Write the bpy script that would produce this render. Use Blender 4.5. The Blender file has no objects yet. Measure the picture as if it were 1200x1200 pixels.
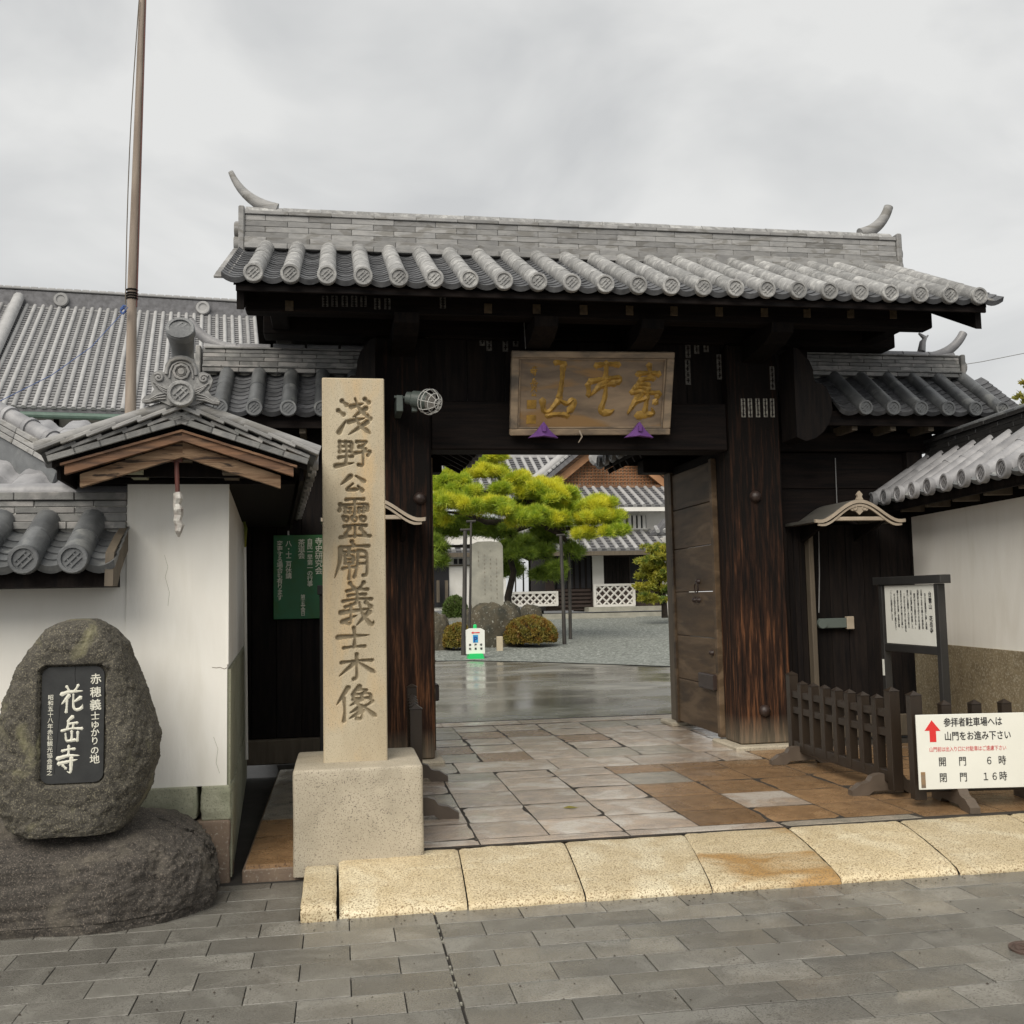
import bpy, math, random
import numpy as np
from mathutils import Vector, Matrix, noise
random.seed(7); rng = np.random.default_rng(7)
S = bpy.context.scene; COL = S.collection
# ------------------------------------------------------------ camera
F = 1200.0; CX = 600.0; EYE = 1.6
_yaw, _pit, _rol = math.radians(9.6), math.radians(4.86), math.radians(1.15)
FW = Vector((math.sin(_yaw)*math.cos(_pit), math.cos(_yaw)*math.cos(_pit), math.sin(_pit)))
_r0 = Vector((math.cos(_yaw), -math.sin(_yaw), 0)); _u0 = _r0.cross(FW)
RT = _r0*math.cos(_rol) - _u0*math.sin(_rol); UP = _u0*math.cos(_rol) + _r0*math.sin(_rol)
cam = bpy.data.cameras.new('camera'); co = bpy.data.objects.new('camera', cam); COL.objects.link(co)
cam.sensor_width = 36; cam.lens = 36.0; cam.clip_end = 2000; cam.clip_start = 0.05
co.matrix_world = Matrix(((RT.x, UP.x, -FW.x, 0), (RT.y, UP.y, -FW.y, 0), (RT.z, UP.z, -FW.z, EYE), (0, 0, 0, 1)))
S.camera = co
# ------------------------------------------------------------ light
W = bpy.data.worlds.new('World'); S.world = W; W.use_nodes = True
nt = W.node_tree; N = nt.nodes; L = nt.links
bg = N['Background']; bg.inputs['Strength'].default_value = 0.1
sky = N.new('ShaderNodeTexSky'); sky.sky_type = 'NISHITA'; sky.sun_disc = False
SUN_EL, SUN_AZ = math.radians(44), math.radians(214)
sky.sun_elevation = SUN_EL; sky.sun_rotation = SUN_AZ; sky.dust_density = 4
tc = N.new('ShaderNodeTexCoord'); mp = N.new('ShaderNodeMapping'); mp.inputs['Scale'].default_value = (1.3, 1.3, 2.4)
nz = N.new('ShaderNodeTexNoise'); nz.inputs['Scale'].default_value = 2.6; nz.inputs['Detail'].default_value = 5; nz.inputs['Roughness'].default_value = .5; nz.inputs['Distortion'].default_value = .35
L.new(tc.outputs['Generated'], mp.inputs['Vector']); L.new(mp.outputs[0], nz.inputs['Vector'])
cr = N.new('ShaderNodeValToRGB'); e = cr.color_ramp.elements
e[0].position = .38; e[0].color = (.56, .566, .566, 1); e[1].position = .60; e[1].color = (.725, .725, .712, 1)
L.new(nz.outputs['Fac'], cr.inputs[0])
vm = N.new('ShaderNodeVectorMath'); vm.operation = 'SCALE'; vm.inputs['Scale'].default_value = 4.75
L.new(cr.outputs[0], vm.inputs[0])
mx = N.new('ShaderNodeMix'); mx.data_type = 'RGBA'; mx.inputs[0].default_value = .97
L.new(sky.outputs[0], mx.inputs[6]); L.new(vm.outputs[0], mx.inputs[7]); L.new(mx.outputs[2], bg.inputs['Color'])
sd = bpy.data.lights.new('sun', 'SUN'); sd.energy = 1.5; sd.angle = math.radians(45); sd.color = (1, .935, .83)
so = bpy.data.objects.new('sun', sd); COL.objects.link(so)
_d = Vector((math.sin(SUN_AZ)*math.cos(SUN_EL), math.cos(SUN_AZ)*math.cos(SUN_EL), math.sin(SUN_EL)))
so.rotation_euler = _d.to_track_quat('Z', 'Y').to_euler()
vs = S.view_settings; vs.view_transform = 'Standard'; vs.look = 'None'; vs.exposure = 1.2; vs.gamma = 1; vs.use_curve_mapping = False
S.render.engine = 'CYCLES'

# ------------------------------------------------------------ measuring helpers
def ray(px, py): return FW + RT*((px-CX)/F) + UP*((CX-py)/F)
def aty(px, py, y): d = ray(px, py); return Vector((0, 0, EYE)) + d*(y/d.y)
def atz(px, py, z): d = ray(px, py); return Vector((0, 0, EYE)) + d*((z-EYE)/d.z)
def courtz(y): return .1 + max(0, y-26)*(.7/19)
def court(px, py):
    y = 13.0; d = ray(px, py)
    while y < 80:
        q = Vector((0, 0, EYE)) + d*(y/d.y)
        if q.z <= courtz(y): return q
        y += .05
    return q
# ------------------------------------------------------------ materials
MATS = {}
def mat(name, col, rough=.6, col2=None, scale=8, stretch=(1, 1, 1), bump=.0, bscale=60, col3=None, scale3=2, rvar=.0,
        speck=None, speckscale=250, speckamt=.45, metal=0, objrand=.0, r2=None, spec=.5, c3pos=(.5, .62), detail=5, transl=0, wscale=None):
    m = bpy.data.materials.new(name); m.use_nodes = True; t = m.node_tree; n = t.nodes; l = t.links
    b = n['Principled BSDF']; b.inputs['Metallic'].default_value = metal; b.inputs['Specular IOR Level'].default_value = spec
    g = n.new('ShaderNodeTexCoord'); oi = n.new('ShaderNodeObjectInfo')
    rv = n.new('ShaderNodeVectorMath'); rv.operation = 'MULTIPLY_ADD'
    cmb = n.new('ShaderNodeCombineXYZ')
    for k in range(3): l.new(oi.outputs['Random'], cmb.inputs[k])
    l.new(cmb.outputs[0], rv.inputs[0]); rv.inputs[1].default_value = (37, 61, 23); l.new(g.outputs['Object'], rv.inputs[2])
    def nz(s, det=detail, st=(1, 1, 1), rough=.55, dist=0):
        mpp = n.new('ShaderNodeMapping'); mpp.inputs['Scale'].default_value = st; l.new(rv.outputs[0], mpp.inputs[0])
        q = n.new('ShaderNodeTexNoise'); q.inputs['Scale'].default_value = s; q.inputs['Detail'].default_value = det
        q.inputs['Roughness'].default_value = rough; q.inputs['Distortion'].default_value = dist; l.new(mpp.outputs[0], q.inputs['Vector']); return q
    c = (*col, 1); src = None
    def ramp(fac, p0, p1):
        r = n.new('ShaderNodeMapRange'); r.inputs[1].default_value = p0; r.inputs[2].default_value = p1; l.new(fac, r.inputs[0]); return r.outputs[0]
    def mix(f, a, bcol):
        k = n.new('ShaderNodeMix'); k.data_type = 'RGBA'
        if isinstance(f, float): k.inputs[0].default_value = f
        else: l.new(f, k.inputs[0])
        for sock, v in ((6, a), (7, bcol)):
            if isinstance(v, tuple): k.inputs[sock].default_value = v
            else: l.new(v, k.inputs[sock])
        return k.outputs[2]
    cur = c
    if col2: cur = mix(ramp(nz(scale, st=stretch, dist=.3).outputs[0], .32, .68), cur, (*col2, 1))
    if col3: cur = mix(ramp(nz(scale3, st=stretch, dist=.6).outputs[0], *c3pos), cur, (*col3, 1))
    if speck:
        v = nz(speckscale, 2, rough=.7); cur = mix(ramp(v.outputs[0], .5+.14*(1-speckamt), .62+.14*(1-speckamt)), cur, (*speck, 1))
    if objrand:
        hs = n.new('ShaderNodeHueSaturation'); mr = n.new('ShaderNodeMapRange'); mr.inputs[3].default_value = 1-objrand; mr.inputs[4].default_value = 1+objrand
        l.new(oi.outputs['Random'], mr.inputs[0]); l.new(mr.outputs[0], hs.inputs['Value'])
        if isinstance(cur, tuple): hs.inputs['Color'].default_value = cur
        else: l.new(cur, hs.inputs['Color'])
        cur = hs.outputs[0]
    if isinstance(cur, tuple): b.inputs['Base Color'].default_value = cur
    else: l.new(cur, b.inputs['Base Color'])
    if r2 is not None:
        rr = n.new('ShaderNodeMapRange'); rr.inputs[1].default_value = .4; rr.inputs[2].default_value = .6; rr.inputs[3].default_value = rough; rr.inputs[4].default_value = r2
        l.new(nz(wscale or scale*.4, 4).outputs[0], rr.inputs[0]); l.new(rr.outputs[0], b.inputs['Roughness'])
    else: b.inputs['Roughness'].default_value = rough
    if bump:
        bp = n.new('ShaderNodeBump'); bp.inputs['Strength'].default_value = 1; bp.inputs['Distance'].default_value = bump
        l.new(nz(bscale, 8, st=stretch, rough=.7).outputs[0], bp.inputs['Height']); l.new(bp.outputs[0], b.inputs['Normal'])
    if transl:
        b.inputs['Subsurface Weight'].default_value = 0
        tr = n.new('ShaderNodeBsdfTranslucent'); ms = n.new('ShaderNodeMixShader'); ms.inputs[0].default_value = transl
        if isinstance(cur, tuple): tr.inputs[0].default_value = cur
        else: l.new(cur, tr.inputs[0])
        l.new(b.outputs[0], ms.inputs[1]); l.new(tr.outputs[0], ms.inputs[2]); l.new(ms.outputs[0], n['Material Output'].inputs[0])
    MATS[name] = m; return m
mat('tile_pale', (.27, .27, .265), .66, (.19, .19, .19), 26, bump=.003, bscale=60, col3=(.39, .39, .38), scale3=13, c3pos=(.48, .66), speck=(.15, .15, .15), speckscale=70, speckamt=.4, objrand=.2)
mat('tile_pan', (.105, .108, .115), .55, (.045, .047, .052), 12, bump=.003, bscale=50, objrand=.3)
mat('tile_ridge', (.28, .277, .27), .72, (.2, .2, .2), 9, stretch=(1, 1, 3), bump=.003, bscale=60, col3=(.17, .165, .155), scale3=4, c3pos=(.52, .6), objrand=.25)
mat('tile_dark', (.13, .136, .14), .42, (.075, .08, .085), 8, bump=.003, bscale=40, col3=(.20, .205, .2), scale3=6, c3pos=(.56, .7), objrand=.25, spec=.6)
mat('tile_dark_ridge', (.21, .21, .2), .5, (.12, .12, .12), 9, bump=.003, bscale=60, col3=(.27, .26, .25), scale3=5, objrand=.25)
mat('tile_mid', (.30, .30, .31), .42, (.19, .19, .2), 7, bump=.003, bscale=30, objrand=.2, spec=.6)
mat('tile_far', (.33, .33, .33), .7, (.26, .26, .26), 3, objrand=.18)
mat('tile_far_mid', (.25, .25, .255), .7, (.17, .17, .175), 6)
mat('tile_far_pan', (.15, .15, .16), .7, (.08, .08, .085), 6, objrand=.1)
mat('plaster', (.83, .815, .765), .85, (.79, .77, .715), 5, stretch=(1.6, 1.6, .35), bump=.003, bscale=9, col3=(.66, .635, .56), scale3=1.3, c3pos=(.54, .8))
mat('plaster_far', (.72, .71, .68), .85, (.62, .6, .56), 1.5)
mat('granite_pillar', (.50, .435, .315), .75, (.42, .35, .24), 3.5, stretch=(1.6, 1.6, .5), bump=.0025, bscale=180, speck=(.16, .135, .10), speckscale=170, col3=(.55, .40, .22), scale3=2.2, c3pos=(.55, .75))
mat('granite_groove', (.27, .225, .15), .9, (.19, .155, .10), 9, bump=.003, bscale=120)  # granite darkened for grime and to paint in shade on the carved floors
mat('granite_base', (.46, .41, .32), .8, (.36, .32, .245), 6, bump=.003, bscale=150, speck=(.12, .10, .08), speckscale=120, speckamt=.6)
mat('granite_yellow', (.68, .58, .39), .42, (.58, .48, .30), 7, bump=.008, bscale=60, speck=(.24, .165, .085), speckscale=105, speckamt=1.0, col3=(.74, .66, .47), scale3=3, r2=.35, wscale=2.5, objrand=.08)
mat('granite_yellow_rust', (.68, .58, .39), .42, (.58, .48, .30), 7, bump=.008, bscale=60, speck=(.22, .15, .075), speckscale=105, speckamt=1, col3=(.42, .25, .09), scale3=2.0, c3pos=(.5, .64), stretch=(.6, 1.6, 1), r2=.3, wscale=2.5)
mat('granite_rust', (.46, .24, .07), .3, (.36, .17, .05), 9, bump=.003, bscale=90, speck=(.2, .1, .04), speckscale=90)
mat('slab_pale', (.45, .355, .27), .22, (.31, .26, .215), 7, bump=.0045, bscale=38, speck=(.16, .13, .11), speckscale=110, col3=(.50, .455, .40), scale3=3, r2=.05, wscale=2.0, objrand=.12)
mat('slab_grey', (.33, .29, .235), .24, (.22, .205, .17), 7, bump=.004, bscale=40, speck=(.1, .1, .09), speckscale=110, r2=.1, wscale=3, objrand=.2)
mat('slab_brown', (.30, .185, .095), .38, (.20, .12, .06), 8, bump=.005, bscale=70, speck=(.07, .04, .025), speckscale=80, speckamt=.6, r2=.14, wscale=3, objrand=.2)
mat('street_paver', (.185, .178, .158), .34, (.14, .134, .118), 5, bump=.005, bscale=120, speck=(.095, .09, .078), speckscale=110, speckamt=.7, col3=(.225, .218, .195), scale3=3, r2=.11, wscale=.9, objrand=.2, spec=.8)
mat('joint', (.035, .031, .027), .9, (.02, .018, .015), 6, bump=.004, bscale=50)
mat('slab_joint', (.035, .028, .02), .9, (.02, .016, .012), 6)
mat('asphalt', (.06, .058, .055), .6, (.045, .044, .042), 3, bump=.003, bscale=120)
mat('wet_floor', (.20, .195, .175), .40, (.12, .115, .10), .6, stretch=(1, 2.4, 1), bump=.0015, bscale=9, r2=.05, wscale=.4, col3=(.24, .23, .20), scale3=.5, spec=.8)
mat('gravel', (.20, .215, .195), .9, (.085, .092, .083), 9, bump=.05, bscale=11, col3=(.34, .36, .33), scale3=14, c3pos=(.52, .6))
mat('wood_black', (.014, .0105, .009), .75, (.0045, .004, .0045), 9, stretch=(3, 3, .25), bump=.004, bscale=30, objrand=.35, spec=.12)
mat('wood_blackx', (.015, .0105, .009), .75, (.0045, .004, .0042), 9, stretch=(.2, 3, 3), bump=.004, bscale=30, spec=.12)
mat('wood_door', (.095, .062, .034), .6, (.045, .03, .018), 6, stretch=(1, .25, 1.5), bump=.002, bscale=30, col3=(.13, .09, .055), scale3=3, objrand=.25, spec=.3)
mat('wood_brown', (.20, .10, .05), .7, (.05, .026, .015), 9, stretch=(.3, 1, 3.5), bump=.003, bscale=30, col3=(.27, .15, .08), scale3=6)
mat('wood_worn', (.34, .23, .14), .75, (.13, .07, .035), 9, stretch=(.35, 1, 3.5), bump=.014, bscale=14, col3=(.035, .02, .012), scale3=11, c3pos=(.54, .60))
mat('wood_pole', (.34, .285, .235), .8, (.22, .175, .14), 5, stretch=(3, 3, .3), bump=.003, bscale=30)
mat('wood_grey', (.13, .105, .075), .75, (.075, .06, .042), 5, stretch=(3, 3, .3), bump=.002, bscale=30)
mat('fence_brown', (.028, .019, .012), .42, (.018, .012, .008), 5, stretch=(2, 2, .4), bump=.001, bscale=40)
mat('foot_brown', (.11, .085, .065), .45, (.075, .058, .044), 6)
mat('frame_grey', (.030, .029, .028), .4, (.02, .02, .02), 4)
mat('plate_slate', (.032, .034, .034), .45, (.02, .021, .022), 12, bump=.001, bscale=60)
mat('ink_white', (.72, .71, .62), .7, (.6, .59, .5), 30)
mat('sign_white', (.74, .75, .70), .45, (.70, .71, .66), 3)
mat('ink_black', (.02, .02, .022), .5); mat('ink_red', (.62, .03, .03), .5); mat('ink_pinkred', (.55, .12, .12), .5)
mat('sign_blue', (.03, .28, .55), .4); mat('sign_darkblue', (.02, .05, .25), .4); mat('sign_green', (.02, .55, .15), .4)
mat('board_green', (.014, .13, .055), .4, (.018, .10, .035), 3, col3=(.02, .10, .025), scale3=4)
mat('board_wood', (.34, .25, .165), .7, (.13, .10, .075), 6, stretch=(.3, 1, 2.5), bump=.004, bscale=25, col3=(.30, .18, .075), scale3=3.2, c3pos=(.52, .62))
mat('gilt', (.50, .30, .06), .45, (.25, .15, .035), 16, bump=.002, bscale=60, metal=.25)
mat('frame_wood', (.40, .30, .20), .7, (.10, .085, .07), 7, stretch=(.4, 1, 1), bump=.004, bscale=30)
mat('purple', (.17, .06, .27), .7, (.11, .035, .19), 8)
mat('paper_old', (.16, .155, .14), .8, (.045, .04, .036), 40)
mat('paper_pale', (.34, .33, .29), .8, (.10, .09, .08), 45)
mat('ochre_plate', (.12, .085, .045), .6, (.05, .035, .02), 30)
mat('metal_boss', (.035, .02, .015), .5, (.02, .012, .01), 20)
mat('metal_light', (.45, .44, .42), .35, metal=.6); mat('metal_green', (.09, .11, .10), .5)
mat('iron_cage', (.5, .5, .48), .45)
mat('bark', (.05, .036, .026), .9, (.02, .016, .012), 8, bump=.01, bscale=15)
mat('pole_black', (.018, .016, .015), .7, (.05, .045, .038), 9, stretch=(1, 1, .2))
mat('canopy_board', (.40, .335, .26), .6, (.30, .25, .19), 8)
mat('canopy_top', (.10, .095, .085), .5, (.05, .05, .045), 6, stretch=(1, .3, 1), bump=.003, bscale=25)
mat('rust_red', (.11, .03, .022), .6, (.07, .02, .015), 12)
mat('foil', (.55, .54, .5), .4, (.25, .22, .2), 25, bump=.006, bscale=60)
mat('copper_green', (.10, .16, .13), .6, (.07, .11, .09), 4)
mat('rock_dark', (.092, .084, .068), .85, (.032, .029, .024), 34, bump=.008, bscale=85, speck=(.20, .18, .13), speckscale=130, speckamt=.75, col3=(.18, .17, .10), scale3=5, c3pos=(.58, .72))
mat('rock_base', (.072, .063, .053), .8, (.026, .023, .020), 30, bump=.012, bscale=75, speck=(.17, .145, .12), speckscale=120, speckamt=.75, col3=(.13, .115, .09), scale3=4, c3pos=(.55, .75))
mat('rock_court', (.085, .07, .045), .9, (.035, .035, .025), 3, bump=.03, bscale=8, speck=(.3, .3, .26), speckscale=14, speckamt=.2)
mat('stone_court', (.33, .32, .27), .85, (.24, .235, .2), 3, bump=.004, bscale=30)
mat('stone_mossy', (.36, .36, .27), .85, (.26, .27, .19), 8, bump=.008, bscale=45, speck=(.15, .15, .11), speckscale=110)
mat('stone_brown', (.21, .155, .11), .8, (.14, .10, .075), 7, bump=.006, bscale=40, speck=(.32, .29, .24), speckscale=70, speckamt=.3)
mat('stone_dado', (.30, .245, .15), .85, (.20, .16, .095), 10, bump=.010, bscale=90, speck=(.40, .36, .27), speckscale=48, speckamt=.9)
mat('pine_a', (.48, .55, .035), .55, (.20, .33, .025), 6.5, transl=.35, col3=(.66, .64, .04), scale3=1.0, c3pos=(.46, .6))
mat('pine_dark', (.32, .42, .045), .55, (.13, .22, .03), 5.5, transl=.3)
mat('leaf_yellow', (.42, .38, .04), .55, (.22, .25, .03), 2.2, transl=.35, col3=(.13, .2, .035), scale3=1.3)
mat('azalea', (.26, .18, .03), .6, (.16, .16, .03), 3, transl=.2, col3=(.22, .11, .015), scale3=4)
mat('hedge', (.10, .16, .03), .6, (.07, .10, .02), 3, transl=.2)
mat('far_leaf', (.32, .27, .05), .6, (.2, .22, .04), 2, transl=.3)
mat('lattice_wood', (.30, .14, .06), .7, (.2, .09, .04), 3); mat('lattice_back', (.55, .42, .30), .8)
mat('barge_orange', (.42, .22, .11), .7, (.3, .15, .07), 3)
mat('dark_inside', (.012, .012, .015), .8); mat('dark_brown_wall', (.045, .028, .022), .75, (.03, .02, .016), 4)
mat('manhole', (.09, .055, .045), .5, (.06, .04, .03), 20, bump=.004, bscale=60)
mat('blue_rope', (.05, .10, .28), .7); mat('wire', (.18, .18, .18), .6)

# wood of the gate pillars: dark above, weathered red-brown streaks towards the foot (wear that belongs to the wood)
def pillar_mat():
    m = bpy.data.materials.new('wood_pillar'); m.use_nodes = True; t = m.node_tree; n = t.nodes; l = t.links; b = n['Principled BSDF']
    g = n.new('ShaderNodeTexCoord'); mpp = n.new('ShaderNodeMapping'); mpp.inputs['Scale'].default_value = (14, 14, .9); l.new(g.outputs['Object'], mpp.inputs[0])
    q = n.new('ShaderNodeTexNoise'); q.inputs['Scale'].default_value = 2.2; q.inputs['Detail'].default_value = 7; q.inputs['Roughness'].default_value = .65; l.new(mpp.outputs[0], q.inputs[0])
    sx = n.new('ShaderNodeSeparateXYZ'); l.new(g.outputs['Object'], sx.inputs[0])
    mr = n.new('ShaderNodeMapRange'); mr.inputs[1].default_value = 3.6; mr.inputs[2].default_value = .5; mr.inputs[3].default_value = -.16; mr.inputs[4].default_value = .06; l.new(sx.outputs[2], mr.inputs[0])
    ad = n.new('ShaderNodeMath'); ad.operation = 'ADD'; l.new(q.outputs[0], ad.inputs[0]); l.new(mr.outputs[0], ad.inputs[1])
    cr = n.new('ShaderNodeValToRGB'); E = cr.color_ramp.elements; E[0].position = .38; E[0].color = (.006, .0045, .004, 1); E[1].position = .74; E[1].color = (.16, .07, .032, 1)
    x = E.new(.55); x.color = (.030, .0145, .009, 1); l.new(ad.outputs[0], cr.inputs[0])
    m2 = n.new('ShaderNodeMapRange'); m2.inputs[1].default_value = .42; m2.inputs[2].default_value = .18; l.new(sx.outputs[2], m2.inputs[0])
    mm = n.new('ShaderNodeMath'); mm.operation = 'MULTIPLY'; l.new(m2.outputs[0], mm.inputs[0]); l.new(q.outputs[0], mm.inputs[1])
    mk = n.new('ShaderNodeMix'); mk.data_type = 'RGBA'; l.new(mm.outputs[0], mk.inputs[0]); l.new(cr.outputs[0], mk.inputs[6]); mk.inputs[7].default_value = (.22, .19, .14, 1)
    l.new(mk.outputs[2], b.inputs['Base Color']); b.inputs['Roughness'].default_value = .8; b.inputs['Specular IOR Level'].default_value = .15
    bp = n.new('ShaderNodeBump'); bp.inputs['Distance'].default_value = .006; l.new(q.outputs[0], bp.inputs['Height']); l.new(bp.outputs[0], b.inputs['Normal'])
    MATS['wood_pillar'] = m
pillar_mat()

# ------------------------------------------------------------ mesh helpers
class MB:
    def __init__(s): s.v = []; s.f = []
    def add(s, vs, fs):
        o = len(s.v); s.v += [tuple(v) for v in vs]; s.f += [tuple(i+o for i in f) for f in fs]; return s
    def box(s, x0, x1, y0, y1, z0, z1, c=0, M=None):
        if c <= 0:
            V = [(x, y, z) for x in (x0, x1) for y in (y0, y1) for z in (z0, z1)]
            Fs = [(0, 1, 3, 2), (4, 6, 7, 5), (0, 4, 5, 1), (2, 3, 7, 6), (0, 2, 6, 4), (1, 5, 7, 3)]
        else:
            V = []; lo = (x0, y0, z0); hi = (x1, y1, z1); idx = {}
            for i in (0, 1):
                for j in (0, 1):
                    for k in (0, 1):
                        for a in range(3):
                            p = []
                            for ax, sgn in enumerate((i, j, k)):
                                base = hi[ax] if sgn else lo[ax]
                                if ax != a: base += -c if sgn else c
                                p.append(base)
                            idx[(i, j, k, a)] = len(V); V.append(tuple(p))
            Fs = []
            def key(ax, s_, u, v, a):
                t = [0, 0, 0]; t[ax] = s_; o = [q for q in range(3) if q != ax]; t[o[0]] = u; t[o[1]] = v; return idx[(t[0], t[1], t[2], a)]
            for ax in range(3):
                for s_ in (0, 1):
                    f = [key(ax, s_, 0, 0, ax), key(ax, s_, 1, 0, ax), key(ax, s_, 1, 1, ax), key(ax, s_, 0, 1, ax)]
                    flip = (s_ == 0) ^ (ax == 1)
                    Fs.append(tuple(f[::-1] if flip else f))
            for ax in range(3):   # edges parallel to ax
                o = [q for q in range(3) if q != ax]
                for u in (0, 1):
                    for v in (0, 1):
                        def kk(t_, a):
                            t = [0, 0, 0]; t[ax] = t_; t[o[0]] = u; t[o[1]] = v; return idx[(t[0], t[1], t[2], a)]
                        Fs.append((kk(0, o[0]), kk(1, o[0]), kk(1, o[1]), kk(0, o[1])))
            for i in (0, 1):
                for j in (0, 1):
                    for k in (0, 1): Fs.append((idx[(i, j, k, 0)], idx[(i, j, k, 1)], idx[(i, j, k, 2)]))
        if M is not None: V = [M @ Vector(p) for p in V]
        return s.add(V, Fs)
    def tube(s, pts, rad, n=10, caps=True):
        pts = [Vector(p) for p in pts]; rad = rad if isinstance(rad, (list, tuple)) else [rad]*len(pts)
        o = len(s.v); up = None
        for i, p in enumerate(pts):
            d = (pts[min(i+1, len(pts)-1)] - pts[max(i-1, 0)]).normalized()
            if up is None: up = Vector((0, 0, 1)) if abs(d.z) < .9 else Vector((0, 1, 0))
            a = d.cross(up).normalized(); b = a.cross(d).normalized(); up = b
            for k in range(n):
                t = 2*math.pi*k/n; s.v.append(tuple(p + (a*math.cos(t) + b*math.sin(t))*rad[i]))
        for i in range(len(pts)-1):
            for k in range(n):
                k2 = (k+1) % n; s.f.append((o+i*n+k, o+i*n+k2, o+(i+1)*n+k2, o+(i+1)*n+k))
        if caps: s.f.append(tuple(o+k for k in range(n))[::-1]); s.f.append(tuple(o+(len(pts)-1)*n+k for k in range(n)))
        return s
    def prism(s, pts, O, U, V, d):
        """outline pts (u,v) in plane O + uU + vV, extruded by vector d"""
        O, U, V, d = Vector(O), Vector(U), Vector(V), Vector(d); n = len(pts)
        A = [O+U*p[0]+V*p[1] for p in pts]; B = [a+d for a in A]
        return s.add(A+B, [tuple(range(n))[::-1], tuple(range(n, 2*n))] + [(i, (i+1) % n, n+(i+1) % n, n+i) for i in range(n)])
    def lathe(s, prof, c, axis='z', n=24):
        o = len(s.v); c = Vector(c); m = len(prof)
        for i in range(n):
            t = 2*math.pi*i/n
            for r, h in prof:
                p = (r*math.cos(t), r*math.sin(t), h)
                if axis == 'y': p = (p[0], p[2], p[1])
                if axis == 'x': p = (p[2], p[0], p[1])
                s.v.append(tuple(c+Vector(p)))
        for i in range(n):
            j = (i+1) % n
            for k in range(m-1): s.f.append((o+i*m+k, o+j*m+k, o+j*m+k+1, o+i*m+k+1))
        return s
    def mesh(s, name, smooth=False):
        me = bpy.data.meshes.new(name); me.from_pydata(s.v, [], s.f)
        bm_fix(me)
        if smooth: shade(me, smooth)
        return me
import bmesh
def bm_fix(me):
    b = bmesh.new(); b.from_mesh(me); bmesh.ops.recalc_face_normals(b, faces=b.faces); b.to_mesh(me); b.free()
def shade(me, ang=40):
    me.shade_smooth()
    me.set_sharp_from_angle(angle=math.radians(ang if ang is not True else 40))
def link(name, me, m, parent=None, M=None, **kw):
    if isinstance(me, MB): me = me.mesh(name, kw.pop('smooth', False))
    if m and not me.materials: me.materials.append(MATS[m])
    o = bpy.data.objects.new(name, me); COL.objects.link(o)
    if M is not None: o.matrix_basis = M
    if parent is not None:
        o.parent = parent; o.matrix_parent_inverse = WM(parent).inverted()
    for k, v in kw.items(): o[k] = v
    return o
def WM(o):
    return (WM(o.parent) @ o.matrix_parent_inverse if o.parent else Matrix.Identity(4)) @ o.matrix_basis
def thing(name, label, cat, loc, group=None):
    o = bpy.data.objects.new(name, None); COL.objects.link(o); o.matrix_basis = Matrix.Translation(Vector(loc)); o.empty_display_size = .2
    o['label'] = label; o['category'] = cat
    if group: o['group'] = group
    return o
def frame(O, X, Y, Z): return Matrix(((X[0], Y[0], Z[0], O[0]), (X[1], Y[1], Z[1], O[1]), (X[2], Y[2], Z[2], O[2]), (0, 0, 0, 1)))
def grid_mesh(name, fn, nu, nv, closed_u=False, smooth=True):
    V = [fn(i/(nu if closed_u else nu-1), j/(nv-1)) for j in range(nv) for i in range(nu)]; Fs = []
    for j in range(nv-1):
        for i in range(nu if closed_u else nu-1):
            i2 = (i+1) % nu; Fs.append((j*nu+i, j*nu+i2, (j+1)*nu+i2, (j+1)*nu+i))
    me = bpy.data.meshes.new(name); me.from_pydata([tuple(v) for v in V], [], Fs); bm_fix(me)
    if smooth: me.shade_smooth()
    return me
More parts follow.
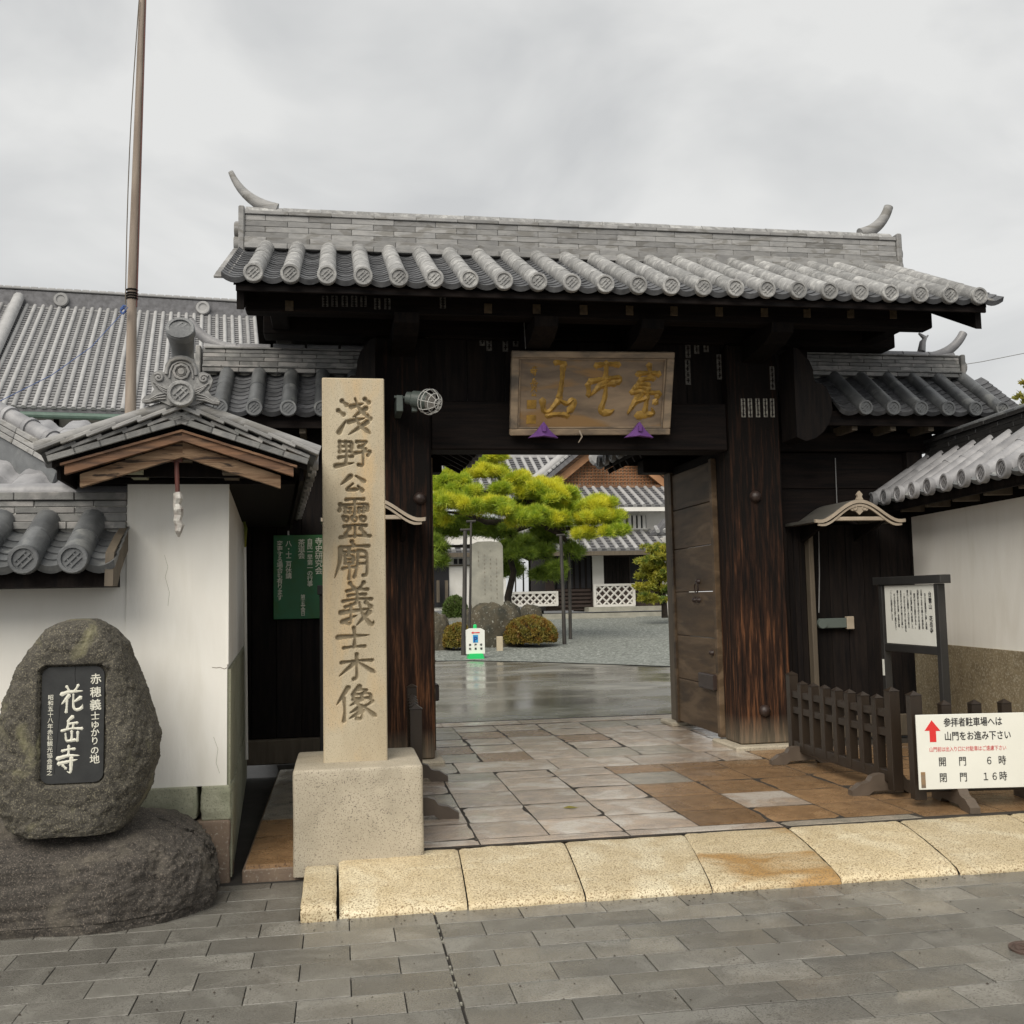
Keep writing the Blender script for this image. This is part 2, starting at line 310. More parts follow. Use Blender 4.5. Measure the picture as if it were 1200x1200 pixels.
# ------------------------------------------------------------ writing
def text_mesh(body, size, bold=.0, vertical=False, ls=1.0, depth=.0008, align='CENTER', sx=1.0):
    if vertical: body = '\n'.join(body)
    c = bpy.data.curves.new('writing', 'FONT'); c.body = body; c.size = size; c.offset = bold*size; c.extrude = depth
    c.align_x = align; c.align_y = 'TOP'; c.space_line = ls; c.resolution_u = 2
    o = bpy.data.objects.new('writing', c); COL.objects.link(o)
    dg = bpy.context.evaluated_depsgraph_get(); me = bpy.data.meshes.new_from_object(o.evaluated_get(dg)); me.materials.clear()
    COL.objects.unlink(o); bpy.data.objects.remove(o); bpy.data.curves.remove(c)
    if sx != 1.0:
        for v in me.vertices: v.co.x *= sx
    return me
G = {
'淺': "18,10 30,20;8,34 22,44;10,88 28,58;42,24 74,16;52,4 62,28 84,48;80,28 46,50;78,5 88,13;36,62 78,52;52,46 62,70 94,92;84,62 34,94;84,47 92,54",
'野': "12,12 12,44;12,12 44,12 42,44;12,28 42,27;12,44 42,43;27,12 27,82;10,62 44,58;2,88 48,78;56,12 84,10 70,26;62,28 76,36;50,48 94,40 84,54;72,42 72,90 60,84",
'公': "42,12 10,56;60,10 92,44;50,50 24,84 74,78;66,62 84,92",
'靈': "28,5 74,4;12,16 10,30;12,18 90,14 84,30;50,5 50,38;26,25 38,26;26,34 38,35;62,25 74,24;62,34 74,33;20,45 22,57 34,57 34,45 20,45;43,45 44,57 56,57 56,45 43,45;66,45 67,57 80,57 80,44 66,45;22,68 80,66;50,66 50,92;12,94 90,91;36,73 26,86;66,73 76,86",
'廟': "50,0 55,10;18,16 94,12;20,16 18,55 4,94;28,28 56,26;42,18 42,34;32,37 33,56;32,37 54,37 53,56;33,47 52,46;33,56 52,56;26,70 60,66;42,56 42,96;66,24 65,60 56,92;66,24 90,22 90,94 80,88;66,42 88,41;66,58 88,57",
'義': "32,3 42,14;68,2 58,14;24,20 78,17;28,30 72,28;14,42 88,38;50,17 50,40;46,46 20,54;8,66 92,58;34,50 34,94 22,88;12,86 50,72;56,44 64,72 92,98 94,84;82,66 48,94;74,45 86,54",
'士': "6,44 94,36;50,6 50,84;22,88 80,83",
'木': "12,32 88,26;50,4 50,94 42,90;48,30 6,78;52,30 98,72",
'像': "32,4 6,50;22,32 22,96;58,2 40,22;52,10 78,10 68,20;44,23 45,36;44,23 86,21 84,36;45,36 84,34;64,23 62,36;64,36 36,54;52,46 66,66 62,96 52,90;62,58 36,74;64,70 34,90;88,44 68,58;66,56 98,88",
'花': "24,6 36,24;74,2 60,22;2,34 30,26 94,24;36,38 4,70;26,52 24,98;86,46 54,64;54,34 54,84 64,92 92,86 94,70",
'岳': "54,0 28,18;34,14 30,44;34,28 76,24;58,25 56,44;4,52 50,44 98,46;50,54 50,86;22,62 26,92 76,86;78,58 76,92",
'寺': "24,18 78,12;52,0 50,36;4,44 50,34 98,36;10,62 90,50;64,42 62,98 46,90;28,68 42,80",
'臺': "58,0 62,20;26,18 88,18;34,30 74,26;28,38 60,38;12,52 98,54 84,60;42,50 4,94;58,44 52,92;32,97 80,94 72,82;80,70 84,72;60,62 24,70;20,44 50,44",
'雲': "24,6 88,4;52,0 52,30;4,40 8,62;8,36 98,26 92,40 72,36;54,30 14,62;54,30 54,68 38,94 74,96 80,88;34,46 80,40",
'山': "36,0 64,4;58,4 50,66;2,70 6,94 22,94 50,70;50,70 74,80 92,66 94,80 72,98;16,100 76,100",
}
def strokes(ch):
    return [[tuple(map(float, p.split(','))) for p in s_.split()] for s_ in G[ch].split(';')]
def dense(pl, n=14):
    """smooth polyline with brush widths: heavy entry, lighter middle, heavy or tapered end"""
    P = [np.array(p) for p in pl]; seg = [np.linalg.norm(P[i+1]-P[i]) for i in range(len(P)-1)]; T = sum(seg); out = []
    for k in range(n+1):
        t = k/n*T; i = 0
        while i < len(seg)-1 and t > seg[i]: t -= seg[i]; i += 1
        out.append(P[i] + (P[i+1]-P[i])*min(1, t/seg[i]))
    for _ in range(2 if len(pl) > 2 else 0):
        out = [out[0]] + [(out[i-1]+out[i]*2+out[i+1])/4 for i in range(1, n)] + [out[-1]]
    d = P[-1]-P[0]; fall = abs(d[0]) > 14 and d[1] > 14; rise = d[1] < -6 and abs(d[0]) > 8
    if T > 20 and len(pl) == 2 and not fall and not rise and T > 1:   # slight bow on straight strokes
        nrm = np.array([-d[1], d[0]])/max(T, 1)
        out = [q - nrm*math.sin(math.pi*i/n)*T*.035 for i, q in enumerate(out)]
    W = []
    for k in range(n+1):
        t = k/n
        if fall and d[0] > 0: w = .55 + .75*t**1.3 if t < .82 else 1.25*(1-t)/.18*.9+.12
        elif fall or rise: w = 1.15*(1-t)**.6+.18
        else: w = 1.0 - .35*math.sin(math.pi*t)
        W.append(w*(1.15 if T < 18 else 1))
    return out, W
def brush(chars_boxes, wid, th=.003):
    """flat raised brush strokes; chars_boxes = [(char, x, ytop, w, h)] in metres, y up"""
    mb = MB(); z = 0
    for ch, x0, y0, w, h in chars_boxes:
        for st in strokes(ch):
            pts, ws = dense(st); q = [Vector((x0+p[0]/100*w, y0-p[1]/100*h, 0)) for p in pts]; z = (z+.00022) % .0018
            Lf, Rt, Md = [], [], []
            for i, p in enumerate(q):
                d = (q[min(i+1, len(q)-1)]-q[max(i-1, 0)]).normalized(); nn = Vector((-d.y, d.x, 0))*ws[i]*wid*(1+.12*math.sin(i*2.1+z*9000))
                Lf.append(p+nn); Rt.append(p-nn); Md.append(p+Vector((0, 0, th+z)))
            for lst in (Lf, Rt):
                for v in lst: v.z = z*.3
            n = len(q); V = Lf+Md+Rt
            Fs = [(i, i+1, n+i+1, n+i) for i in range(n-1)] + [(n+i, n+i+1, 2*n+i+1, 2*n+i) for i in range(n-1)]
            d0 = (q[0]-q[1]).normalized()*wid*ws[0]*.8; d1 = (q[-1]-q[-2]).normalized()*wid*ws[-1]*.8
            V += [q[0]+d0+Vector((0, 0, z*.3)), q[-1]+d1+Vector((0, 0, z*.3))]
            Fs += [(3*n, 0, n), (3*n, n, 2*n), (3*n+1, n+n-1, n-1), (3*n+1, 2*n+n-1, n+n-1)]
            mb.add(V, Fs)
    return mb
def glyph_field(X, Z, boxes, wid):
    """signed depth (0 outside, >0 inside strokes) on grid arrays"""
    D = np.full(X.shape, -1.0)
    for ch, x0, y0, w, h in boxes:
        sel = np.where((X > x0-.03) & (X < x0+w+.03) & (Z < y0+.03) & (Z > y0-h-.03)); gx = X[sel]; gz = Z[sel]; best = np.full(gx.shape, -1.0)
        for st in strokes(ch):
            pts, ws = dense(st, 10)
            for i in range(len(pts)-1):
                a = np.array([x0+pts[i][0]/100*w, y0-pts[i][1]/100*h]); b = np.array([x0+pts[i+1][0]/100*w, y0-pts[i+1][1]/100*h])
                d = b-a; t = np.clip(((gx-a[0])*d[0]+(gz-a[1])*d[1])/max(d@d, 1e-9), 0, 1)
                dist = np.hypot(gx-a[0]-t*d[0], gz-a[1]-t*d[1]); r = wid*(ws[i]*(1-t)+ws[i+1]*t)
                best = np.maximum(best, r-dist)
        D[sel] = np.maximum(D[sel], best)
    return D

# ------------------------------------------------------------ roof tiles
def barrel_mesh(r, Ln, n=10, lip=True):
    # runs along +Y (upslope) from 0 to Ln, arc over the top, slightly tapered with a lip at the lower end
    mb = MB(); secs = [(0, r*1.012), (.012, r*1.012), (.016, r), (Ln, r*.975)] if lip else [(0, r), (Ln, r*.97)]
    V = []
    for y, rr in secs:
        for k in range(n+1):
            t = math.radians(-25) + math.radians(230)*k/n; V.append((rr*math.cos(t), y, rr*math.sin(t)))
    m = n+1; Fs = [(i*m+k, i*m+k+1, (i+1)*m+k+1, (i+1)*m+k) for i in range(len(secs)-1) for k in range(n)]
    Fs += [tuple(range(m)), tuple(range((len(secs)-1)*m, len(secs)*m))]
    mb.add(V, Fs); return mb.mesh('barrel_tile', 50)
def disc_mesh(r, crest='feather'):
    # faces -Y; rim and recessed face with crest relief
    mb = MB(); prof = [(0, .012), (r*.74, .012), (r*.78, 0), (r*.98, 0), (r*1.05, .006), (r*1.05, .05), (r*.9, .05)]
    mb.lathe([(p[0], p[1]) for p in prof], (0, 0, 0), 'y', 20)
    for k, o in enumerate((-.28, 0, .28)):
        M = Matrix.Rotation(math.radians(-45), 4, 'Y') @ Matrix.Translation((0, 0, o*r*1.15))
        hl = r*(.62 if k == 1 else .5); mb.box(-hl, hl, .004, .014, -r*.07, r*.07, M=M)
    for k in (-1, 1):
        M = Matrix.Rotation(math.radians(45), 4, 'Y') @ Matrix.Translation((0, 0, k*r*.3)); mb.box(-r*.3, r*.3, .006, .014, -r*.05, r*.05, M=M)
    return mb.mesh('end_disc', 35)
def pan_mesh(w, sag, Ln, th=.016, lip=0, n=6):
    mb = MB(); V = []
    for y, zz in ((0, .014), (Ln, -.002)):
        for k in range(n+1):
            u = -1+2*k/n; x = u*w/2; z = sag*u*u - sag + zz
            V.append((x, y, z)); V.append((x, y, z-th-(lip if y == 0 else 0)))
    m = 2*(n+1); Fs = []
    for k in range(n):
        a = 2*k; Fs += [(a, a+2, m+a+2, m+a), (a+1, m+a+1, m+a+3, a+3), (a, a+1, a+3, a+2), (m+a, m+a+2, m+a+3, m+a+1)]
    Fs += [(0, m, m+1, 1), (2*n, 2*n+1, m+2*n+1, m+2*n)]
    mb.add(V, Fs); return mb.mesh('pan_tile', 30)
def tiled_slope(roof, O, ax, up, first, n, sp, slope_len, r, bl, pexp, mb_, mp_, pans=True, end_pans=True, md=None, stuff=False, lim=300, whole=False):
    """O eave origin on the tile bed, ax unit along the eave, up unit up the slope"""
    ax = Vector(ax).normalized(); up = Vector(up).normalized(); nm = ax.cross(up).normalized()
    if nm.z < 0: nm = -nm; 
    X = up.cross(nm); M0 = frame(Vector(O), X, up, nm); sgn = 1 if X.dot(ax) > 0 else -1
    k = 1 if whole else max(1, round(slope_len/bl)); Lb = slope_len/k
    bm_ = barrel_mesh(r, Lb+.03); dm = disc_mesh(r); hz = r*.75
    if stuff:
        acc = MB()
        for i in range(n):
            x = (first+i*sp)*sgn
            acc.add([M0 @ Vector((x, 0, hz)) + (M0.to_3x3() @ v.co) for v in bm_.vertices], [tuple(f.vertices) for f in bm_.polygons])
        link('barrel_tiles', acc, mb_, roof, smooth=50, kind='stuff'); return
    for i in range(n):
        x = (first+i*sp)*sgn
        for j in range(k):
            link('barrel_tile', bm_, mb_, roof, M0 @ Matrix.Translation((x+random.uniform(-.0015, .0015), j*Lb, hz+random.uniform(-.002, .002))) @ Matrix.Rotation(random.uniform(-.004, .004), 4, 'Z'))
        # end disc stands vertical at the eave
        hdir = Vector((up.x, up.y, 0)).normalized(); D = frame(M0 @ Vector((x, 0, hz)), -Vector((0, 0, 1)).cross(hdir) , hdir, Vector((0, 0, 1)))
        link('end_disc', dm, md or mb_, roof, D @ Matrix.Translation((0, -r*abs(up.z)*.95-.012, 0)))
    if pans:
        w = sp - r*1.05; sag = .045*sp/.3; pm = pan_mesh(w, sag, pexp*1.8); em = pan_mesh(w, sag, pexp*1.8, lip=.03)
        rows = int((slope_len-.03)/pexp); cnt = 0; acc = MB()
        cols = range(-1, n) if end_pans else range(0, n-1)
        for j in range(rows):
            for i in cols:
                x = (first+(i+.5)*sp)*sgn; Mx = M0 @ Matrix.Translation((x, -.02+j*pexp+random.uniform(-.004, .004), sag+.012+random.uniform(-.002, .002)))
                if cnt < lim: link('eave_tile' if j == 0 else 'pan_tile', em if j == 0 else pm, mp_, roof, Mx); cnt += 1
                else: acc.add([Mx @ v.co for v in pm.vertices], [tuple(f.vertices) for f in pm.polygons])
        if acc.v: link('upper_pan_tiles', acc, mp_, roof, kind='stuff')
def ridge(roof, A, B, layers, z0, capr, m1, piece=.30, cap_piece=.31, rings=False, capm=None):
    """layers [(half width, height)] stacked from z0 along horizontal line A->B"""
    A = Vector((A[0], A[1], 0)); B = Vector((B[0], B[1], 0)); d = (B-A); Ln = d.length; d.normalize(); nrm = Vector((-d.y, d.x, 0)); z = z0
    for li, (hw, hh) in enumerate(layers):
        x = -(piece*.5 if li % 2 else 0) + random.uniform(-.04, .04); full = MB().box(.0015, piece-.0015, -hw, hw, .0015, hh-.0015, .004).mesh('ridge_tile')
        while x < Ln-.01:
            a, b = max(0, x), min(Ln, x+piece)
            if b-a > .03:
                me = full if b-a > piece-.005 else MB().box(.0015, b-a-.0015, -hw, hw, .0015, hh-.0015, .004).mesh('ridge_tile')
                jit = random.uniform(-.003, .003)
                link('ridge_tile', me, m1, roof, frame(A+d*a+nrm*jit+Vector((0, 0, z)), d, nrm, Vector((0, 0, 1))))
            x += piece
        z += hh
    if capr:
        cm = barrel_mesh(capr, cap_piece, 12); n = max(1, round(Ln/cap_piece))
        for i in range(n):
            link('ridge_cap', cm, capm or m1, roof, frame(A+d*(i*Ln/n)+Vector((0, 0, z+random.uniform(-.002, .003))), nrm*-1, d, Vector((0, 0, 1))))
            if rings: link('cap_ring', MB().tube([(0, 0, 0), (0, .05, 0)], capr*1.18, 14).mesh('cap_ring', 40), capm or m1, roof, frame(A+d*(i*Ln/n)+Vector((0, 0, z)), nrm*-1, d, Vector((0, 0, 1))))
    return z
def horn(P0, P1, P2, r0, r1, n=9):
    P0, P1, P2 = map(Vector, (P0, P1, P2)); pts = [P0*(1-t)**2+P1*2*t*(1-t)+P2*t*t for t in [i/n for i in range(n+1)]]
    return MB().tube(pts, [r0+(r1-r0)*i/n for i in range(n+1)], 12)
def rafter(mb, a, b, w, h):
    a, b = Vector(a), Vector(b); d = (b-a); Ln = d.length; d.normalize(); s_ = d.cross(Vector((0, 0, 1))).normalized(); u = s_.cross(d)
    mb.box(-w/2, w/2, 0, Ln, -h/2, h/2, M=frame(a, s_, d, u))
def rnoise(p, s): return noise.fractal(Vector(p)*s, 1.0, 2.0, 5)

# ============================================================ THE GROUND
def sheet(name, pts, z, m, **kw):
    return link(name, MB().add([(x, y, z) for x, y in pts], [tuple(range(len(pts)))]), m, kind='structure', **kw)
sheet('ground', [(-300, -40), (300, -40), (300, 400), (-300, 400)], -.06, 'asphalt')
street = sheet('street', [(-9, -3), (12, -3), (12, 6.2), (-9, 6.2)], -.012, 'joint')
pw, ph = .4335, .2135
pv = MB().box(.0025, pw-.0025, .0025, ph-.0025, -.03, .0, .0015).mesh('paver')
pv.materials.append(MATS['street_paver'])
for r in range(17):
    y1 = 6.30-ph*r; y0 = y1-ph
    if y0 < 2.9: break
    off = (-.615 if (r % 2 == 1) else -.83)
    for k in range(-8, 15):
        x0 = off+k*pw; x1 = x0+pw
        if r < 4 and x1 > -.22: 
            if x0 > -.25: continue
        if x0 < -3.6 or x0 > y1*.95+.55 or x1 < -y1*.42-.6: continue
        z = random.uniform(-.0015, .0015)
        if r < 4 and x1 > -.215:
            link('paver', MB().box(.002, -.215-x0, .002, ph-.002, -.03, 0, .0018), 'street_paver', street, Matrix.Translation((x0, y0, z))); continue
        cut = .47 if r >= 4 else 99
        if x0 < cut < x1:      # expansion joint runs across the pavement here
            for a, b in ((x0, cut-.006), (cut+.006, x1)):
                if b-a > .05: link('paver', MB().box(.002, b-a-.002, .002, ph-.002, -.03, 0, .0018), 'street_paver', street, Matrix.Translation((a, y0, z)))
        else: link('paver', pv, 'street_paver', street, Matrix.Translation((x0, y0, z)) @ Matrix.Rotation(random.uniform(-.003, .003), 4, 'Z'))
# little bits of pale grit in the expansion joint
mb = MB()
for i in range(15):
    y = random.choice((random.uniform(3.6, 5.3), random.uniform(4.2, 4.7))); s_ = random.uniform(.002, .006); mb.box(.468-s_, .468+s_, y-s_*1.5, y+s_*1.5, -.012, -.002)
link('joint_grit', mb, 'stone_court', kind='stuff')
mh = MB().lathe([(0, .006), (.07, .006), (.074, .003), (.082, .003), (.086, .008), (.10, .008), (.10, -.004)], (3.03, 4.26, 0), 'z', 28)
for a in range(6):
    t = a*math.pi/3; mh.box(-.02, .02, -.004, .004, .006, .009, M=Matrix.Translation((3.03+.04*math.cos(t), 4.26+.04*math.sin(t), 0)) @ Matrix.Rotation(t, 4, 'Z'))
o = link('drain_cover', mh, 'manhole', smooth=30); o['label'] = 'small round brown metal cover set in the grey street paving at the right'; o['category'] = 'drain cover'

# yellow granite kerb in front of the gate paving
kerb = sheet('kerb', [(-.2, 5.6), (5.6, 5.6), (5.6, 6.4), (-.2, 6.4)], -.006, 'joint')
fx = [-.015, .645, 1.27, 1.97, 2.72, 3.43, 4.2, 4.95, 5.7]; bx_ = [-.02, .70, 1.36, 2.14, 2.84, 3.62, 4.42, 5.15, 5.9]
for i in range(8):
    a0, a1, b0, b1 = fx[i]+.0035, fx[i+1]-.0035, bx_[i]+.0035, bx_[i+1]-.0035
    fy = 5.425 + random.uniform(-.008, .008); by = 6.36 + (.03 if i > 2 else 0)
    def fn(u, v, a0=a0, a1=a1, b0=b0, b1=b1, fy=fy, by=by, i=i):
        # v: 0 bottom front .. 1 back bottom; profile over the stone
        prof = [(0, -.02), (0, .012), (.012, .030), (.05, .042), (.15, .056), (.3, .071), (.5, .086), (.7, .097), (.82, .101), (.9, .102), (.97, .100), (.995, .085), (1, -.02)]
        q = v*(len(prof)-1); k = min(int(q), len(prof)-2); t = q-k; py = prof[k][0]+(prof[k+1][0]-prof[k][0])*t; pz = prof[k][1]+(prof[k+1][1]-prof[k][1])*t
        ee = min(u, 1-u); bow = 0.0
        x = (a0+(a1-a0)*u)*(1-py) + (b0+(b1-b0)*u)*py
        if pz > 0: pz -= .010*max(0, 1-ee/.025)**2
        y = fy+(by-fy)*py + (rnoise((x, py*3, i), 9)*.006 if py < .05 else 0)
        return (x, y, pz + rnoise((x, y, i), 6)*.004 + (rnoise((x, y, i+7), 22)*.002))
    link('kerb_stone', grid_mesh('kerb_stone', fn, 34, 40), 'granite_yellow_rust' if i == 3 else 'granite_yellow', kerb)
def fn(u, v):
    prof = [(0, -.02), (0, .05), (.01, .066), (.05, .078), (.3, .088), (.6, .092), (.97, .09), (1, .06), (1, -.02)]
    q = v*8; k = min(int(q), 7); t = q-k; py = prof[k][0]+(prof[k+1][0]-prof[k][0])*t; pz = prof[k][1]+(prof[k+1][1]-prof[k][1])*t
    x = -.205+.178*u; 
    if pz > 0: pz -= .01*max(0, 1-min(u, 1-u)/.06)**2
    return (x + rnoise((v, 1, 1), 9)*.003, 5.405+.80*py+rnoise((x, py, 3), 14)*.006*(py < .1), pz+rnoise((x, py*.8, 2), 12)*.004)
link('kerb_stone', grid_mesh('kerb_stone', fn, 16, 36), 'granite_yellow', kerb)

# gate paving: stone slabs
gp = sheet('gate_paving', [(-.2, 6.36), (5.9, 6.36), (6.3, 12.8), (-.9, 12.8)], .0968, 'slab_joint')
def slab(x0, x1, y0, y1, m, parent=gp, z=.1, skew=0):
    c = (x0+x1)/2, (y0+y1)/2; w, d = (x1-x0)/2-.0048, (y1-y0)/2-.006; nu, nv = 9, 9; sd_ = random.uniform(0, 50)
    def fn(u, v):
        # thick pillow edge: outermost ring goes down
        uu = min(max((round(u*(nu+1))-1)/(nu-1), 0), 1); vv = min(max((round(v*(nv+1))-1)/(nv-1), 0), 1); edge = (u < .05 or u > .95 or v < .05 or v > .95)
        x = -w+2*w*uu; y = -d+2*d*vv; e_ = min(w-abs(x), d-abs(y))
        return (x + (rnoise((sd_, y, 0), 5)*.0012 if e_ < .02 else 0), y+(rnoise((x, sd_, 3), 5)*.0012 if e_ < .02 else 0), -.03 if edge else (-.003*max(0, 1-e_/.02) + rnoise((x+sd_, y, sd_), 4)*.0016))
    link('paving_slab', grid_mesh('paving_slab', fn, nu+2, nv+2, smooth=False), m, parent, Matrix.Translation((c[0], c[1], z+random.uniform(-.0008, .0012))) @ Matrix.Rotation(random.uniform(-.004, .004), 4, 'Z'))
colx = [-.17, .32, .845, 1.31, 1.80, 2.31, 2.83, 3.33, 3.84]
rowy = [6.40, 6.55, 7.02, 7.55, 8.10, 8.63, 9.02]
for j in range(len(rowy)-1):
    k = 0; x = colx[0]
    for i in range(len(colx)-1):
        x0, x1 = colx[i], colx[i+1]
        if j == 0:
            if i % 2 == 0: continue
            x0 = colx[i-1]
        rr = random.random()
        brown = (x0 > 2.25 and j <= 5 and rr < .55 and j != 0) or (x0 > 3.2)
        m = 'slab_brown' if brown else ('slab_grey' if rr > .90 else 'slab_pale')
        slab(x0, x1, rowy[j], rowy[j+1], m)
# brown rough slabs to the right under the fences
for j, (a, b) in enumerate([(6.44, 7.02), (7.02, 7.6), (7.6, 8.2), (8.2, 8.8), (8.8, 9.55)]):
    for i, (c, d) in enumerate([(3.84, 4.45), (4.45, 5.0), (5.0, 5.62)]):
        slab(c, d, a, b, 'slab_brown')
# cross band and threshold
xs = [.55, 1.02, 1.9, 2.65, 3.45, 3.84]
for a, b in zip(xs, xs[1:]): slab(a, b, 9.02, 9.60, random.choice(('slab_pale', 'slab_pale', 'slab_grey')))
rowy2 = [9.60, 10.13, 10.66, 11.2, 11.75, 12.3]
colx2 = [.35, .86, 1.305, 1.79, 2.31, 2.84, 3.36, 3.85, 4.4]
for j in range(5):
    for i in range(8):
        rr = random.random()
        if i in (0, 7) and j == 0: continue
        slab(colx2[i], colx2[i+1], rowy2[j], rowy2[j+1], 'slab_grey' if rr < .25 else ('slab_brown' if rr > .84 else 'slab_pale'))
xs = [.3, 1.2, 2.15, 2.75, 3.6, 4.6]
for a, b in zip(xs, xs[1:]): slab(a, b, 12.32, 12.68, 'slab_pale', z=.105)
# path of wet slabs between the left plaster wall and the granite monument
for (a, b, m) in [(6.24, 7.0, 'slab_brown'), (7.0, 7.5, 'slab_brown'), (7.5, 8.1, 'slab_grey'), (8.1, 8.9, 'slab_grey'), (8.9, 9.7, 'slab_grey')]:
    slab(-.55, -.175, a, b, m)
sheet('gutter', [(-1.0, 6.2), (-.2, 6.2), (-.2, 9.9), (-1.2, 9.9)], .0, 'joint')
link('path_bed', MB().box(-.565, -.17, 6.235, 9.75, -.02, .074, .006), 'stone_brown', kind='structure')
# courtyard floor, wet and reflecting, then raked grey gravel
sheet('courtyard_floor', [(-20, 12.7), (30, 12.7), (30, 25.9), (-20, 25.9)], .085, 'wet_floor')
def gravel_sheet():
    mb = MB(); front = [(-30, 25.8), (-4, 25.8), (2.3, 25.75), (3.2, 25.5), (4.8, 23.95), (7.2, 20.95), (12, 20.7), (45, 20.2)]
    V = []; 
    for (x, y) in front:
        yy = y
        for k in range(12):
            q = y+(46-y)*k/11; V.append((x, q, max(.098, courtz(q)+.004)))
    mb.add(V, [(i*12+k, (i+1)*12+k, (i+1)*12+k+1, i*12+k+1) for i in range(len(front)-1) for k in range(11)])
    return mb
link('gravel', gravel_sheet(), 'gravel', kind='structure')

# ============================================================ MAIN GATE
gate = thing('temple_gate', 'large dark timber temple gate with a grey tiled roof over the paved passage', 'gate', (2.36, 9.85, .1))
for x0, x1 in ((.33, .865), (3.858, 4.40)):
    p = link('pillar', MB().box(x0, x1, 9.65, 10.08, .13, 4.12, .02), 'wood_pillar', gate)
    for px, py in ([(492, 584)] if x0 < 1 else [(885, 582), (896, 833)]):
        q = aty(px, py, 9.65); link('metal_boss', MB().lathe([(0, -.055), (.03, -.05), (.052, -.03), (.06, 0)], q, 'y', 20), 'metal_boss', p, smooth=60)
    if x0 > 1:
        q = aty(855, 788, 9.65)
    link('pillar_base', MB().box(x0-.1, x1+.08, 9.52, 10.2, .08, .135, .015), 'granite_base', gate)
link('lintel', MB().box(.865, 3.858, 9.70, 10.04, 3.04, 3.52, .015), 'wood_blackx', gate)
for k in range(8):   # boards above the lintel
    x0 = .866+k*(2.99/8); link('wall_board', MB().box(x0+.002, x0+2.99/8-.002, 9.80+.004*(k % 2), 9.85, 3.522, 4.7, .004), 'wood_black', gate)
link('upper_beam', MB().box(-.7, 5.75, 9.72, 10.0, 4.14, 4.36, .01), 'wood_blackx', gate)
for x in (.6, 1.86, 2.86, 4.13):
    mb = MB(); mb.prism([(9.65, 3.93), (9.10, 3.99), (8.92, 4.06), (8.90, 4.148), (9.65, 4.148)], (x-.11, 0, 0), (0, 1, 0), (0, 0, 1), (.22, 0, 0)); link('bracket_arm', mb, 'wood_black', gate)
pur = link('eave_purlin', MB().box(-.80, 5.72, 8.98, 9.16, 4.15, 4.37, .012), 'wood_blackx', gate)
link('eave_purlin', MB().box(-.80, 5.72, 11.24, 11.42, 4.15, 4.37, .012), 'wood_blackx', gate)
for x0, x1 in ((-.78, -.28), (5.2, 5.72)):
    link('purlin_brace', MB().box((x0+x1)/2-.08, (x0+x1)/2+.08, 9.18, 11.22, 4.18, 4.33, .01), 'wood_black', gate)
# carved nosing of the lintel on each outer side
for sx, X in ((1, 4.40), (-1, .33)):
    out = [(0, 3.06), (.12, 3.02), (.26, 3.05), (.38, 3.12), (.47, 3.22), (.52, 3.36), (.50, 3.50), (.44, 3.60), (.36, 3.64), (.30, 3.64), (.27, 3.70), (.27, 3.78), (.22, 3.88), (.14, 3.94), (.08, 4.0), (.0, 4.02)]
    mb = MB().prism([(p[0]*sx*(.74 if sx > 0 else .6), 3.08+(p[1]-3.02)*.93) for p in out], (X, 9.28, 0), (1, 0, 0), (0, 0, 1), (0, .34, 0))
    link('carved_nosing', mb, 'wood_black', gate)
for a, b in ((4.402, 4.85), (.24, .328)): link('filler_board', MB().box(a, b, 9.905, 9.928, 3.3, 4.2), 'wood_black', gate)
# rafters, soffit, fascia
SL = math.atan2(.81, 1.65); cs, sn = math.cos(SL), math.sin(SL)
def slope_box(x0, x1, y0, y1, below0, below1, rear=False):
    # box following the front slope: y0..y1 horizontally, thickness below the tile bed
    z = lambda y: 4.28+(y-8.55)*math.tan(SL)
    pts = [(y0, z(y0)-below1), (y1, z(y1)-below1), (y1, z(y1)-below0), (y0, z(y0)-below0)]
    if rear: pts = [(20.4-y, zz) for y, zz in pts]
    return MB().prism(pts, (x0, 0, 0), (0, 1, 0), (0, 0, 1), (x1-x0, 0, 0))
roof = link('roof', slope_box(-.86, 6.04, 8.60, 10.2, .012, .05), 'wood_black', gate)
link('rear_roof_deck', slope_box(-.86, 6.04, 8.60, 10.2, .012, .05, True), 'wood_black', gate)
link('fascia', MB().box(-.84, 6.02, 8.575, 8.60, 4.20, 4.262, .004), 'wood_blackx', gate)
for k in range(17):
    x = -.62+k*.405; me = slope_box(x-.035, x+.035, 8.66, 10.1, .052, .13)
    link('rafter', me, 'wood_black', gate); link('rafter', slope_box(x-.035, x+.035, 8.66, 10.1, .052, .13, True), 'wood_black', gate)
for x0, x1 in ((-.84, -.78), (5.96, 6.02)):
    link('barge_board', slope_box(x0, x1, 8.66, 10.2, .05, .27), 'wood_black', gate); link('barge_board', slope_box(x0, x1, 8.66, 10.2, .05, .27, True), 'wood_black', gate)
# gable infill beam between purlins, seen against the sky on the right
for px in (339, 572, 629, 684, 738, 790, 843, 896, 946, 997, 1047):
    q = aty(px, 358 + (px-339)*.014, 8.97); link('nail_cover', MB().box(q.x-.036, q.x+.036, 8.968, 8.979, q.z-.045, q.z+.045, .003), 'ochre_plate', gate)
